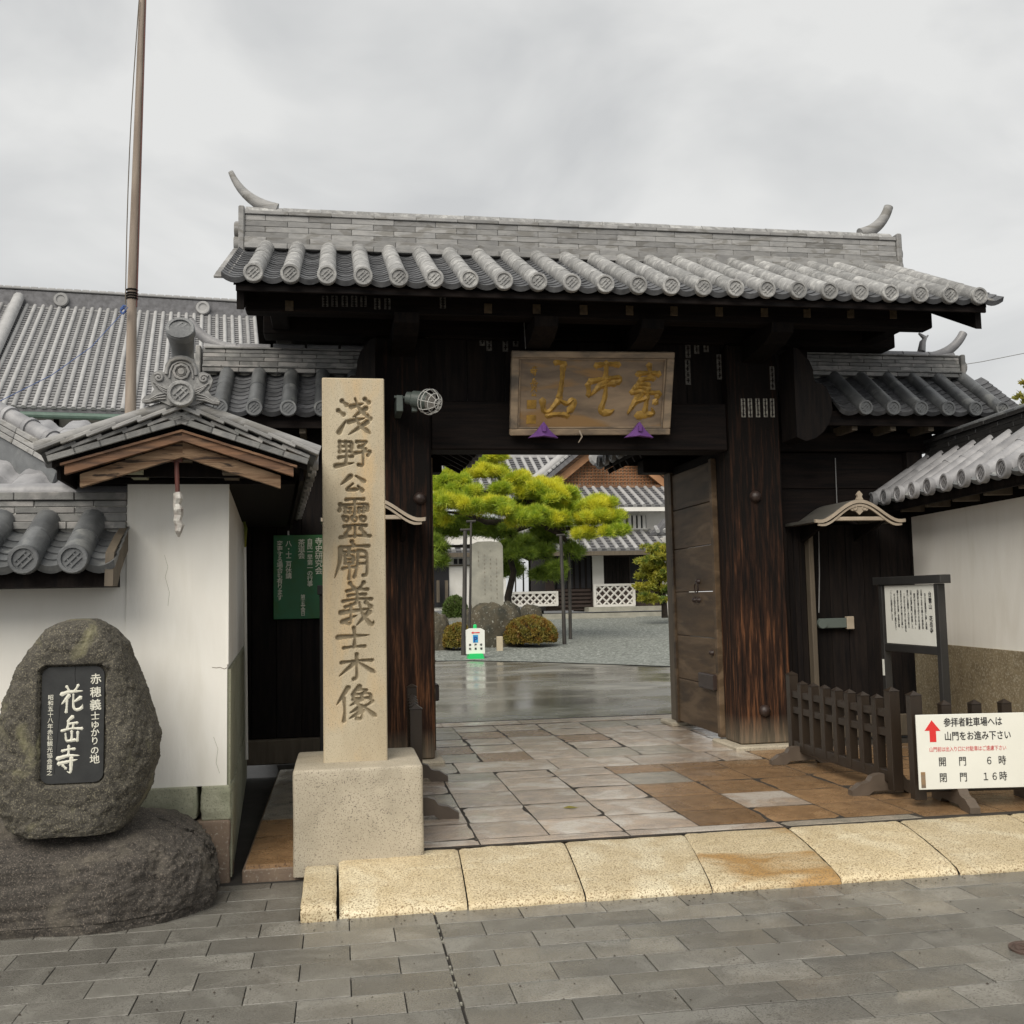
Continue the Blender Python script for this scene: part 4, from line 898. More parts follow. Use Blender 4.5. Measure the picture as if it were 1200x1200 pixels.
def basefn(u, v):
    a = u*2*math.pi; c_, s_ = math.cos(a), math.sin(a); q = v*9; i = min(int(q), 8); t = q-i
    z = bo[i][0]+(bo[i+1][0]-bo[i][0])*t; r_ = bo[i][1]+(bo[i+1][1]-bo[i][1])*t
    hx = .77 if c_ > 0 else 1.25
    x = -1.46+hx*math.copysign(abs(c_)**.5, c_)*r_; y = 5.90+.42*math.copysign(abs(s_)**.55, s_)*r_
    if s_ < 0: y += .13*max(0, (x+1.15)/.45)*r_
    fr = max(0, min(1, (6.0-y)/.7)); z = z*(1-.26*fr) if z > .05 else z     # top falls towards the street
    z *= 1-.12*max(0, (x+1.0)/.3)
    p = Vector((x, y, z)); k2 = 1 if v < .62 else .45
    n_ = rnoise(p, 2.2)*.030+rnoise(p, 7)*.018*k2+rnoise(p, 20)*.014*k2+rnoise(p, 50)*.008*k2
    return p+Vector((c_, s_, .4)).normalized()*n_
link('slab', grid_mesh('slab', basefn, 340, 110, closed_u=True), 'rock_base', rb)

# ============================================================ LEFT PLASTER WALLS
slw = thing('plaster_wall', 'white plaster street wall with a low tiled roof behind the inscribed boulder', 'wall', (-2.6, 6.45, 0))
link('wall_body', MB().box(-4.2, -1.2, 6.31, 6.75, .55, 2.2), 'plaster', slw)
for a, b in ((-4.2, -3.1), (-3.09, -2.2), (-2.19, -1.45), (-1.44, -.86)):
    pass
th = math.atan2(.23, .40); c_, s2 = math.cos(th), math.sin(th)
srf = link('roof', MB().prism([(5.97, 1.80), (6.45, 2.07), (6.95, 1.80), (6.95, 1.72), (5.97, 1.72)], (-4.2, 0, 0), (1, 0, 0), (0, 0, 1), (2.93, 0, 0)) , 'wood_black', slw)
bpy.data.objects.remove(srf)
srf = link('roof', MB().prism([(5.97, 1.80), (6.45, 2.07), (6.95, 1.80), (6.95, 1.715), (5.97, 1.715)], (-4.2, 0, 0), (0, 1, 0), (0, 0, 1), (2.93, 0, 0)), 'wood_black', slw)
tiled_slope(srf, (0, 5.93, 1.815), (1, 0, 0), (0, c_, s2), -1.426-.2505*10, 11, .2505, .46, .077, .24, .078, 'tile_dark', 'tile_dark', end_pans=True)
tiled_slope(srf, (0, 6.97, 1.815), (1, 0, 0), (0, -c_, s2), -1.426-.2505*10, 11, .2505, .46, .077, .24, .09, 'tile_dark', 'tile_dark', pans=False, stuff=True)
ridge(srf, (-4.2, 6.42), (-1.235, 6.42), [(.15, .045), (.12, .05), (.12, .038), (.12, .038), (.135, .05)], 2.055, .065, 'tile_dark_ridge', .33, .30, capm='tile_mid')
link('verge_board', MB().prism([(5.90, 1.715), (5.92, 1.90), (6.12, 2.0), (6.30, 2.07), (6.30, 1.93), (6.1, 1.80), (6.02, 1.715)], (-1.27, 0, 0), (0, 1, 0), (0, 0, 1), (.045, 0, 0)), 'wood_grey', slw)
# gable wall running back to the gate
gw = thing('plaster_wall', 'white plaster wall end with its own small gabled roof and brown barge boards, beside the passage', 'wall', (-.95, 6.3, 0))
def bk(x, y): # toe-out direction of the wing walls
    return (x-(y-6.3)*.063, y)
def qprism(x0, x1, y0, y1, z0, z1):
    P = [bk(x0, y0), bk(x1, y0), bk(x1, y1), bk(x0, y1)]
    return MB().add([(p[0], p[1], z0) for p in P]+[(p[0], p[1], z1) for p in P], [(0, 1, 2, 3), (4, 5, 6, 7), (0, 1, 5, 4), (1, 2, 6, 5), (2, 3, 7, 6), (3, 0, 4, 7)])
link('wall_body', qprism(-1.232, -.659, 6.30, 9.85, .55, 2.325), 'plaster', gw)
link('dado_side', qprism(-.72, -.640, 6.32, 9.85, .02, 1.22), 'stone_mossy', gw)
link('skirt_side', qprism(-.71, -.628, 6.315, 9.85, .02, .50), 'stone_mossy', gw)
def rough_block(x0, x1, y0, y1, z0, z1, m, parent, seed):
    def fn(u, v):
        a = u*2*math.pi; c_, s_ = math.cos(a), math.sin(a); k = .12
        prof = [(.2, 0), (1, 0), (1, .15), (1, .5), (1, .85), (.985, 1), (.2, 1)]; q = v*6; i = min(int(q), 5); t = q-i; r_ = prof[i][0]+(prof[i+1][0]-prof[i][0])*t; zz = prof[i][1]+(prof[i+1][1]-prof[i][1])*t
        hx, hy = (x1-x0)/2, (y1-y0)/2; p = Vector(((x0+x1)/2+hx*math.copysign(abs(c_)**k, c_)*r_, (y0+y1)/2+hy*math.copysign(abs(s_)**k, s_)*r_, z0+(z1-z0)*zz))
        n_ = rnoise(p+Vector((seed, 0, 0)), 9)*.007+rnoise(p, 30)*.004
        return p+Vector((c_*n_, s_*n_, 0))
    return link('base_stone', grid_mesh('base_stone', fn, 100, 26, closed_u=True), m, parent)
rough_block(-1.6, -.822, 6.275, 6.5, .365, .552, 'stone_mossy', gw, 3)
rough_block(-.800, -.636, 6.275, 6.5, .355, .55, 'stone_mossy', gw, 5)
rough_block(-.83, -.640, 6.27, 6.5, -.02, .355, 'stone_brown', gw, 9)
rough_block(-1.7, -.85, 6.29, 6.5, -.02, .36, 'stone_brown', gw, 12)
rough_block(-4.2, -1.62, 6.28, 6.5, .0, .55, 'stone_mossy', slw, 15)
# mouldings at the passage side, seen as thin vertical lines
link('corner_bead', MB().box(-.661, -.652, 6.296, 6.32, 1.25, 2.32), 'plaster', gw)
mb = MB()
for pts in ([(-1.02, 1.9), (-1.0, 1.83), (-1.015, 1.77), (-.99, 1.68), (-.998, 1.6)], [(-.70, .62), (-.72, .68), (-.71, .76), (-.735, .83)], [(-1.15, .60), (-1.12, .66), (-1.13, .72)]):
    mb.tube([(x, 6.2992, z) for x, z in pts], .0008, 4)
link('hairline_cracks', mb, 'stone_mossy', gw)
mb = MB(); q = [(-.745, .0), (-.72, -.004), (-.70, -.001), (-.675, -.012), (-.660, -.004)]
mb.tube([(x, 6.2985, 1.235+z) for x, z in q], .0014, 4)
link('plaster_crack', mb, 'stone_brown', gw)
# gabled roof: ridge runs back
gx = -.885; ghw = .73
def rp(x, y): return bk(x, y)
thg = math.atan2(.235, ghw); cg, sg = math.cos(thg), math.sin(thg)
YD = Vector((-.063, 1, 0)).normalized(); XD = Vector((YD.y, -YD.x, 0))
GO = Vector((gx+.063*.5, 5.82, 0))
GM = frame(GO, XD, YD, Vector((0, 0, 1)))
def gprism(pts, d0, d1): return MB().prism(pts, GM @ Vector((0, d0, 0)), XD, (0, 0, 1), YD*(d1-d0))
gr = link('roof', gprism([(-.68, 2.40), (0, 2.625), (.68, 2.40), (.68, 2.36), (0, 2.585), (-.68, 2.36)], .07, 4.05), 'wood_black', gw)
for side in (-1, 1):
    O = GM @ Vector((side*.70, 0.08, 2.405))
    tiled_slope(gr, O, YD, (-XD*side)*cg+Vector((0, 0, sg)), .18, 13, .30, .72, .07, .36, .10, 'tile_mid', 'tile_dark', end_pans=True)
    # stepped verge tiles facing the street, two courses
    for c in range(2):
        for k in range(6):
            t0 = k*.128+c*.05; x = side*(.735-t0); z = 2.425+t0*math.tan(thg)-c*.034
            a = Vector((x, -.085+c*.025, z)); M = GM @ frame(a, Vector((-side*cg, 0, sg)), Vector((0, 1, 0)) , Vector((side*sg, 0, cg)))
            link('verge_tile', MB().box(0, .165, 0, .24, 0, .020, .003), 'tile_ridge' if c == 0 else 'tile_dark_ridge', gr, M @ Matrix.Rotation(-.10, 4, 'Y'))
            if c == 1: link('verge_riser', MB().box(.0, .15, .002, .02, -.034, 0, .003), 'tile_dark_ridge', gr, M)
    link('verge_cap', MB().tube([GM @ Vector((side*.745, -.04, 2.455)), GM @ Vector((side*.05, -.04, 2.70))], .03, 10), 'tile_ridge', gr, smooth=40)
    # barge boards, two tiers, and the eave board
    for c, (d, w_, dz, mm, hw) in enumerate(((-.02, .055, 0, 'wood_brown', .60), (.03, .075, -.062, 'wood_worn', .53))):
        P = [(side*hw, 2.365+dz+(0 if c == 0 else .018)), (0, 2.555+dz+.012), (0, 2.555+dz+.012-w_*1.1), (side*hw, 2.365+dz+(0 if c == 0 else .018)-w_*.95)]
        link('barge_board', gprism(P, d, d+.05), mm, gr)
    link('barge_fillet', gprism([(side*.62, 2.372), (0, 2.565), (0, 2.552), (side*.62, 2.359)], -.035, .0), 'wood_brown', gr)
    link('eave_board', gprism([(side*.66, 2.40), (side*.64, 2.40), (side*.64, 2.30), (side*.66, 2.30)], .10, 4.0), 'wood_black', gr)
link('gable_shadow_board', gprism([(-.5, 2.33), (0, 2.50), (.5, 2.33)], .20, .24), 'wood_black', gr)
link('soffit', gprism([(-.62, 2.345), (.62, 2.345), (.62, 2.32), (-.62, 2.32)], .45, 4.0), 'wood_black', gr)
for x, mm, z in ((-.265, 'canopy_board', 2.40), (.0, 'wood_grey', 2.47), (.25, 'wood_grey', 2.40)):
    link('purlin_end', gprism([(x-.042, z-.06), (x+.042, z-.06), (x+.042, z+.045), (x-.042, z+.045)], .09, .55), mm if mm != 'canopy_board' else 'stone_mossy', gr)
ridge(gr, GM @ Vector((0, .0, 0)), GM @ Vector((0, 4.0, 0)), [(.13, .04), (.10, .035), (.10, .035)], 2.64, .055, 'tile_dark_ridge', .33, .30)
# ogre tile (onigawara) on the gable end
oni = MB(); O = GM @ Vector((0, -.085, 0))
half = [(0, 2.690), (.055, 2.685), (.12, 2.715), (.19, 2.70), (.205, 2.712), (.19, 2.735), (.16, 2.745), (.14, 2.775), (.155, 2.80), (.165, 2.835), (.15, 2.865), (.115, 2.88), (.09, 2.87), (.085, 2.91), (.065, 2.945), (.03, 2.962), (0, 2.966)]
pts = half + [(-x, z) for x, z in reversed(half[1:-1])]
oni.prism(pts, O, XD, (0, 0, 1), YD*.06)
link('ogre_tile', oni, 'tile_pale', gr)
det = MB()
arch = [(x*.86, 2.70+(z-2.70)*.93) for x, z in half[12:]]; arch = arch+[(-x, z) for x, z in reversed(arch[:-1])]
def onp(x, z, y=-.004): return O + XD*x + YD*y + Vector((0, 0, z))
det.tube([onp(x, z) for x, z in arch], .010, 8)
arch2 = [(x*.80, z-.02) for x, z in arch]; det.tube([onp(x, z) for x, z in arch2], .006, 8)
for s_ in (-1, 1):
    sp = [(s_*(.118+.026*(1-k/14)*math.cos(k*.75+.6)), 2.838+.026*(1-k/14)*math.sin(k*.75+.6)) for k in range(14)]
    det.tube([onp(x, z) for x, z in sp], .008, 8)
    for j in range(3):
        det.tube([onp(s_*(.145-j*.012), 2.812-j*.014), onp(s_*(.11-j*.01), 2.79-j*.016), onp(s_*(.075), 2.775-j*.012)], .0055, 6)
    for j in range(3):
        det.tube([onp(s_*.08, 2.755-j*.016), onp(s_*.125, 2.742-j*.012), onp(s_*.165, 2.715-j*.006), onp(s_*.20, 2.708-j*.004)], .0055, 6)
link('relief_lines', det, 'tile_ridge', gr, smooth=60)
oc = MB().lathe([(0, -.004), (.030, -.004), (.034, -.012), (.046, -.012), (.050, .0)], onp(0, 2.875, 0), 'y', 8); oc.lathe([(0, -.010), (.016, -.010), (.022, -.003), (.026, -.010)], onp(0, 2.875, -.002), 'y', 16)
link('crest_boss', oc, 'tile_dark_ridge', gr, smooth=30)
link('crest_disc', disc_mesh(.068), 'tile_pale', gr, frame(onp(0, 2.748, -.045), XD, YD, (0, 0, 1)))
# thick horn tile rising above the ogre tile, end facing the street
h0 = onp(.0, 2.94, .10); h1 = onp(0, 3.03, .04); h2 = onp(-.003, 3.10, -.07)
link('horn_tile', MB().tube([h0, h0.lerp(h1, .6), h1, h1.lerp(h2, .5), h2], [.062, .060, .064, .070, .074], 20), 'tile_dark', gr, smooth=50)
link('horn_disc', disc_mesh(.074), 'tile_dark', gr, frame(h2+Vector((0, -.002, .002)), XD, Vector((0, .9, -.42)).normalized(), XD.cross(Vector((0, .9, -.42)).normalized())))
q0 = aty(207, 541, 5.9); q1 = aty(209, 600, 5.9)
link('hanging_pipe', MB().tube([q0, q0+Vector((0, 0, -.02)), q1], [.016, .013, .012], 10).box(q0.x-.03, q0.x+.03, q0.y-.02, q0.y+.02, q0.z, q0.z+.02), 'rust_red', gw)
q0 = aty(208, 578, 5.895); q1 = aty(210, 629, 5.895)
mb = MB(); n = 7
for k in range(n):
    pass
link('foil_wrap', MB().tube([q0.lerp(q1, k/8) + Vector((.006*math.sin(k*2.3), .004*math.cos(k*3.1), 0)) for k in range(9)], [.024, .026, .022, .027, .025, .022, .026, .02, .006], 7), 'foil', gw)
# pale downpipe strip at the far end of the passage wall
q0 = aty(286, 612, 9.2); q1 = aty(289, 890, 9.2)
dp = thing('drain_pipe', 'thin pale drainpipe at the far end of the passage beside the white wall', 'pipe', q1); link('pipe', MB().tube([q0+Vector((-.06, 0, .0)), q0, q0+Vector((.004, 0, -.15)), q1], .014, 8), 'plaster', dp)
link('vine', MB().tube([q0+Vector((-.06, -.02, .01)), q0+Vector((.0, -.02, .01)), q0+Vector((.016, -.02, -.05)), q0+Vector((.012, -.02, -.22))], [.02, .014, .016, .008], 6), 'leaf_yellow', dp)

# ============================================================ GREEN NOTICE BOARD, LEFT NOTICE STAND
gb = thing('green_notice', 'green painted board with white vertical handwriting on the dark wing wall', 'sign', (-.4, 9.9, 1.5))
GBx0, GBx1, GBz0, GBz1 = -.615, -.02, 1.455, 2.245
pn = link('panel', MB().box(GBx0, GBx1, 9.885, 9.91, GBz0, GBz1, .003), 'board_green', gb)
sc = (GBz1-GBz0)/650.0; 
def gtxt(body, cx, top, size, ls=.62):
    for i, ch in enumerate(body):
        if ch == ' ': continue
        link('letter', text_mesh(ch, size*sc, .008), 'ink_white', pn, frame((GBx0+(cx-280)*sc, 9.8842, GBz1-(top+i*size*ls*1.45-330)*sc), (1, 0, 0), (0, 0, 1), (0, -1, 0)))
gtxt('変更する場合も有ります', 328, 375, 48, .60); gtxt('八・十二月休講', 395, 375, 48, .60); gtxt('茶道会', 493, 365, 56, .62); gtxt('自民一早第一の行事', 557, 360, 46, .62); gtxt('寺史研究会', 625, 355, 60, .66); gtxt('第十五文霊日', 503, 795, 36, .5)
link('hanger', MB().box(GBx0+.13, GBx0+.145, 9.88, 9.9, GBz1, GBz1+.04), 'metal_light', gb)
def notice_stand(label, X, y0, y1, face, text):
    t = thing('notice_stand', label, 'sign', (X, (y0+y1)/2, .1), 'grey framed notice stands')
    for y in (y0-.09, y1+.09): link('post', MB().box(X-.035, X+.035, y-.03, y+.03, .1, 1.66, .004), 'frame_grey', t)
    link('top_bar', MB().box(X-.05, X+.05, y0-.19, y1+.19, 1.662, 1.735, .004), 'frame_grey', t)
    link('bottom_bar', MB().box(X-.03, X+.03, y0-.059, y1+.059, 1.05, 1.118, .004), 'frame_grey', t)
    b = link('panel', MB().box(X-.022, X+.012, y0-.03, y1+.03, 1.122, 1.655, .003), 'sign_white', t)
    link('label_tag', MB().box(X+(-.04 if face < 0 else .036), X+(-.036 if face < 0 else .04), y1+.07, y1+.10, .82, .97), 'sign_white', t)
    if text:
        M = frame((X-.0225, y1, 1.64), (0, -1, 0), (0, 0, 1), (-1, 0, 0)); w = y1-y0
        cols = ['当山は曹洞宗に属し赤穂', '元禄十五年の義士の菩提寺', '浅野家の霊を祀り毎年法要', '歴代藩主の墓所がある。', '山門は塩屋惣門を移築した', '境内に忠義桜と大石手植え', '二代目の松があり枝を張る', '本堂天井の虎の図は名高い', '義士木像を安置し宝物を蔵', '市の指定文化財に選ばれて', 'ここに由緒を記します']
        for i, body in enumerate(cols):
            x = w*(.84-.075*i)+.02
            link('text_column', text_mesh(body, .031, .012, True, .90+.04*random.random(), .0003), 'ink_black', b, M @ Matrix.Translation((x, -.03-(.03 if i % 3 == 0 else 0), .0006)))
        link('title', text_mesh('台雲山 花岳寺', .052, .02, True, 1.0, .0003), 'ink_black', b, M @ Matrix.Translation((w*.97, -.05, .0006)))
    return t
notice_stand('grey framed stand with a white text panel before the right plaster wall', 5.05, 8.14, 8.88, -1, True)
notice_stand('grey framed stand half hidden behind the left side of the granite pillar', -.12, 8.14, 8.80, 1, False)

# ============================================================ BARRIER FENCES AND THE WHITE SIGN
def picket(h, w=.07, cap=True):
    mb = MB().box(-w/2, w/2, -w/2, w/2, 0, h-.03, .003)
    mb.add([(-w/2-.004, -w/2-.004, h-.03), (w/2+.004, -w/2-.004, h-.03), (w/2+.004, w/2+.004, h-.03), (-w/2-.004, w/2+.004, h-.03), (0, 0, h)], [(0, 1, 4), (1, 2, 4), (2, 3, 4), (3, 0, 4), (0, 3, 2, 1)])
    return mb.mesh('picket')
def foot_mesh():
    h = [(.29, 0), (.29, .04), (.255, .06), (.22, .085), (.18, .09), (.15, .10), (.125, .135), (.08, .15), (.0, .152)]
    pts = h+[(-x, z) for x, z in reversed(h[:-1])]+[(-.16, 0), (-.12, .03), (.12, .03), (.16, 0)]
    return MB().prism(pts, (0, -.035, 0), (1, 0, 0), (0, 0, 1), (0, .07, 0)).mesh('foot')
def barrier(label, A, B, n, h=.73, feet=(0, 1), z0=.1, tall=.80, nocap=()):
    A, B = Vector(A), Vector(B); d = (B-A); Ln = d.length; d.normalize(); nn = Vector((-d.y, d.x, 0))
    t = thing('barrier_fence', label, 'fence', (A+B)/2, 'low brown barrier fences')
    pm, pt = picket(h-.12), picket(tall-.05, .082)
    for i in range(n):
        f = i/(n-1); p = A.lerp(B, f); end = i in (0, n-1)
        link('post' if end else 'picket', pt if end else pm, 'fence_brown', t, frame((p.x, p.y, z0+(.05 if end else .12)), d, nn, (0, 0, 1)))
    for zc, off in ((.60, 0), (.46, 0)):
        link('rail', MB().box(0, Ln, -.026, .026, -.028, .028, .003), 'fence_brown', t, frame((A.x+nn.x*off, A.y+nn.y*off, z0+zc), d, nn, (0, 0, 1)))
    link('bottom_rail', MB().box(0, Ln, -.03, .03, 0, .085, .004), 'fence_brown', t, frame((A.x, A.y, z0+.10), d, nn, (0, 0, 1)))
    fm = foot_mesh()
    for f in feet: 
        p = A+d*(.14+(Ln-.28)*f); link('foot', fm, 'foot_brown', t, frame((p.x, p.y, z0), nn, d*-1, (0, 0, 1)))
    return t
barrier('brown barrier fence running back towards the right gate pillar', (4.03, 8.82, 0), (4.01, 7.08, 0), 9)
b2 = barrier('brown barrier fence facing the street that carries the white sign', (3.985, 6.74, 0), (5.70, 6.52, 0), 9, feet=(.08, .50, .9))
b3 = barrier('brown barrier fence seen almost end on beside the left gate pillar', (.60, 8.85, 0), (.505, 7.08, 0), 9)
sg_ = thing('white_sign', 'white sign with a red up arrow and black opening hours hung on the street-side fence', 'sign', (4.3, 6.58, .24))
Sa = Vector((3.925, 6.625, 0)); Sb = Vector((4.685, 6.525, 0)); sx = (Sb-Sa).normalized(); sw = (Sb-Sa).length; sz0 = .236; sh = .508; sn_ = Vector((sx.y, -sx.x, 0))
SM = frame((Sa.x, Sa.y, sz0), sx, (0, 0, 1), sn_)
sp_ = link('panel', MB().box(0, sw, 0, sh, -.012, 0, .002), 'sign_white', sg_, SM)
uu = sw/1085.0; vv = sh/785.0
def stx(body, x, y, size, m='ink_black', bold=.014, sxx=1.0): link('lettering', text_mesh(body, size*vv, bold, align='LEFT', sx=sxx), m, sp_, SM @ Matrix.Translation((x*uu, sh-y*vv, .0008)))
stx('参拝者駐車場へは', 272, 42, 100, sxx=.80); stx('山門をお進み下さい', 272, 188, 100, sxx=.81)
stx('山門前は出入り口に付駐車はご遠慮下さい', 115, 342, 56, 'ink_pinkred', .006, .79)
for ch, x in (('開', 200), ('門', 400), ('６', 665), ('時', 795)): stx(ch, x, 452, 104, bold=.008, sxx=.85)
for ch, x in (('閉', 200), ('門', 400), ('１', 622), ('６', 710), ('時', 795)): stx(ch, x, 618, 104, bold=.008, sxx=.85)
ar = [(80, 168), (155, 58), (238, 172), (192, 172), (192, 288), (128, 288), (128, 168)]
link('red_arrow', MB().prism([(x*uu, sh-y*vv) for x, y in ar], SM @ Vector((0, 0, 0)), sx, (0, 0, 1), sn_*.0015), 'ink_red', sp_)
link('wood_tag', MB().box(20*uu, 64*uu, 20*vv, 185*vv, 0, .003, .0008), 'board_wood', sp_, SM)

# ============================================================ RIGHT PLASTER WALL
ang = math.radians(6.4); rd = Vector((math.sin(ang), math.cos(ang), 0)); rn = Vector((-math.cos(ang), math.sin(ang), 0))   # along (away), normal towards the passage
R0 = Vector((5.933, 10.2, 0)); near = -5.6
RM = frame(R0, -rn, rd, Vector((0, 0, 1)))   # local x away from passage, y deeper
rwl = thing('plaster_wall', 'cream plaster wall with a speckled stone dado and tiled roof along the right side', 'wall', RM @ Vector((0, -2.5, 0)))
def lb(x0, x1, y0, y1, z0, z1, c=0): return MB().box(x0, x1, y0, y1, z0, z1, c, M=RM)
link('wall_body', lb(0, .5, near, -.35, 1.07, 2.42), 'plaster', rwl)
link('stone_dado', lb(-.03, .48, near, -.35, .10, 1.075), 'stone_dado', rwl)
link('footing', lb(-.07, .48, near, -.4, .04, .16, .01), 'stone_mossy', rwl)
lr2 = math.atan2(.40, .60)
rroof = link('roof', MB().prism([(-.30, 2.50), (.36, 2.92), (.9, 2.50), (.9, 2.44), (.36, 2.80), (-.30, 2.44)], RM @ Vector((0, near, 0)), -rn, (0, 0, 1), rd*(5.3)), 'wood_black', rwl)
link('eave_board', lb(-.29, -.26, near, -.3, 2.42, 2.50), 'wood_black', rwl)
link('wall_plate', lb(-.02, .1, near, -.3, 2.37, 2.47), 'wood_black', rwl)
for k in range(9):
    y = -.7-k*.55; link('rafter_end', lb(-.25, .05, y-.03, y+.03, 2.40, 2.465, .004), 'wood_grey', rwl)
tiled_slope(rroof, RM @ Vector((-.33, 0, 2.51)), rd, -rn*math.cos(lr2)+Vector((0, 0, math.sin(lr2))), -5.5, 17, .322, .78, .078, .39, .085, 'tile_mid', 'tile_dark')
z_ = ridge(rroof, RM @ Vector((.34, near, 0)), RM @ Vector((.34, -.30, 0)), [(.15, .06), (.13, .05), (.125, .05), (.125, .05), (.15, .04)], 2.93, .07, 'frame_grey', .40, .33, capm='tile_dark')

# ============================================================ FLAG POLE
fp = thing('flag_pole', 'tall weathered wooden pole rising behind the left wall roof', 'pole', aty(146, 700, 12))
pb_ = aty(150, 700, 12); pm_ = aty(155, 330, 12); pt_ = aty(169, -60, 12)
link('mast', MB().tube([pb_, pb_.lerp(pm_, .5), pm_, pm_.lerp(pt_, .5), pt_], [.068, .064, .052, .043, .034], 16), 'wood_pole', fp, smooth=50)
link('side_rail', MB().tube([pm_+Vector((.055, -.02, -.3)), pt_+Vector((.038, -.02, 0))], .008, 6), 'rust_red', fp)
mb = MB()
a = aty(147, 356, 11.9); b = aty(163, 0, 11.95); mb.tube([a.lerp(b, k/8)+Vector((-.03*math.sin(k*math.pi/8), 0, 0)) for k in range(9)], .006, 5)
link('halyard', mb, 'wood_grey', fp)
mb = MB()
for dz in (0, .03, .06, .1): mb.tube([pm_+Vector((.060*math.cos(k*math.pi/6), .060*math.sin(k*math.pi/6), -.2+dz)) for k in range(13)], .009, 5, caps=False)
link('rope_lashing', mb, 'wood_black', fp)
c0 = aty(150, 360, 11.9); link('blue_knot', MB().tube([c0+Vector((.03*math.cos(k*1.3)-.05, -.02, .025*math.sin(k*1.9)-.01*k)) for k in range(8)], .014, 5), 'blue_rope', fp)
c1 = aty(60, 440, 11.0); c2 = aty(0, 470, 10.5); link('guy_line', MB().tube([c0, c0.lerp(c1, .5)+Vector((0, 0, -.08)), c1, c2], .004, 5), 'blue_rope', fp)

# ============================================================ TEMPLE HALL BEHIND THE LEFT WALL
hall = thing('temple_hall', 'large temple hall with a broad grey tiled roof beyond the left wall', 'building', (-6, 36, 0))
hd = Vector((math.cos(math.radians(6.6)), math.sin(math.radians(6.6)), 0)); hn = Vector((-hd.y, hd.x, 0))
E0 = aty(0, 474, 33); ez = E0.z - .1
HO = Vector((E0.x, E0.y, 0)); HM = frame(HO, hd, hn, Vector((0, 0, 1)))
HL = 8.6; run = 7.4; rise = 5.35; hu = hn*math.cos(math.atan2(rise, run))+Vector((0, 0, math.sin(math.atan2(rise, run)))); hl = math.hypot(run, rise)
hroof = link('roof', MB().prism([(0, ez), (run, ez+rise), (run*2, ez), (run*2, ez-.15), (run, ez+rise-.2), (0, ez-.15)], HM @ Vector((-4, 0, 0)), hn, (0, 0, 1), hd*(HL+4)), 'tile_far_pan', hall)
bmH = barrel_mesh(.075, hl, 8, lip=False)
nrm = hd.cross(hu); 
for k in range(int((HL+4)/.285)):
    p = HM @ Vector((-3.9+k*.285, -.05, ez+.03)); link('barrel_row', bmH, 'tile_far', hroof, frame(p, hd, hu, nrm))
mb = MB()   # stepped edges of the concave tiles between the rows
for k in range(int((HL+4)/.285)):
    for j in range(44):
        p = HM @ Vector((-3.9+(k+.5)*.285, 0, ez)); q = p+hu*(j*hl/44); a = hd*.075; d = hu*(hl/44*.98)
        mb.add([q-a+nrm*.06, q+a+nrm*.06, q+a+d+nrm*.02, q-a+d+nrm*.02, q-a, q+a], [(0, 1, 2, 3), (4, 5, 1, 0)])
link('pan_tiles', mb, 'tile_far_mid', hroof, kind='stuff')
rz = ez+rise
link('ridge', MB().box(-4.3, HL+.2, run-.35, run+.35, rz-.35, rz+.42, .04, M=HM), 'tile_far_pan', hroof)
for zz, hw in ((rz-.30, .42), (rz+.43, .40)): link('ridge_course', MB().box(-4.4, HL+.3, run-hw, run+hw, zz, zz+.08, .02, M=HM), 'tile_far', hroof)
for k in range(42): link('ridge_cap', MB().box(-4.3+k*.30, -4.3+k*.30+.27, run-.15, run+.15, rz+.51, rz+.62, .03, M=HM), 'tile_far', hroof) if k < 42 else 0
for px, py in ((72, 346), (238, 357)):
    q = aty(px, py, 38.5); loc = HM.inverted() @ q; c = HM @ Vector((loc.x, run-.38, rz+.12)); c = HM @ Vector(((HM.inverted() @ (Vector((0, 0, EYE))+(ray(px, py))*((HM @ Vector((loc.x, run-.38, 0))).y/ray(px, py).y))).x, run-.40, rz+.10))
    link('ridge_crest', MB().lathe([(0, -.05), (.14, -.05), (.17, -.09), (.25, -.09), (.28, 0)], c, 'y', 20), 'tile_far', hroof, smooth=40)
link('descending_ridge', MB().tube([HM @ Vector((-.75, .0, ez+.25)), HM @ Vector((-.75, run-.4, rz+.1))], .2, 10), 'tile_far', hroof, smooth=40)
link('gutter', MB().tube([HM @ Vector((-3, -.1, ez-.22)), HM @ Vector((HL, -.1, ez-.22))], .10, 10).box(-3, HL, -.05, .3, ez-.2, ez-.1, M=HM), 'copper_green', hall)
link('wall', MB().box(-4, HL, 1.6, 10, 0, ez, M=HM), 'plaster_far', hall)
for k in range(6): link('post', MB().box(-.2+k*1.5, -.05+k*1.5, 1.5, 1.62, 0, ez, M=HM), 'wood_black', hall)
link('tie_beam', MB().box(-4, HL, 1.45, 1.6, ez-1.0, ez-.72, M=HM), 'wood_black', hall)
for k in range(22): link('bracket', MB().prism([(-.08, 0), (.08, 0), (.16, .16), (-.16, .16)], HM @ Vector((-.3+k*.42, 1.3, ez-.48)), hd, (0, 0, 1), hn*.2), 'wood_black' , hall)
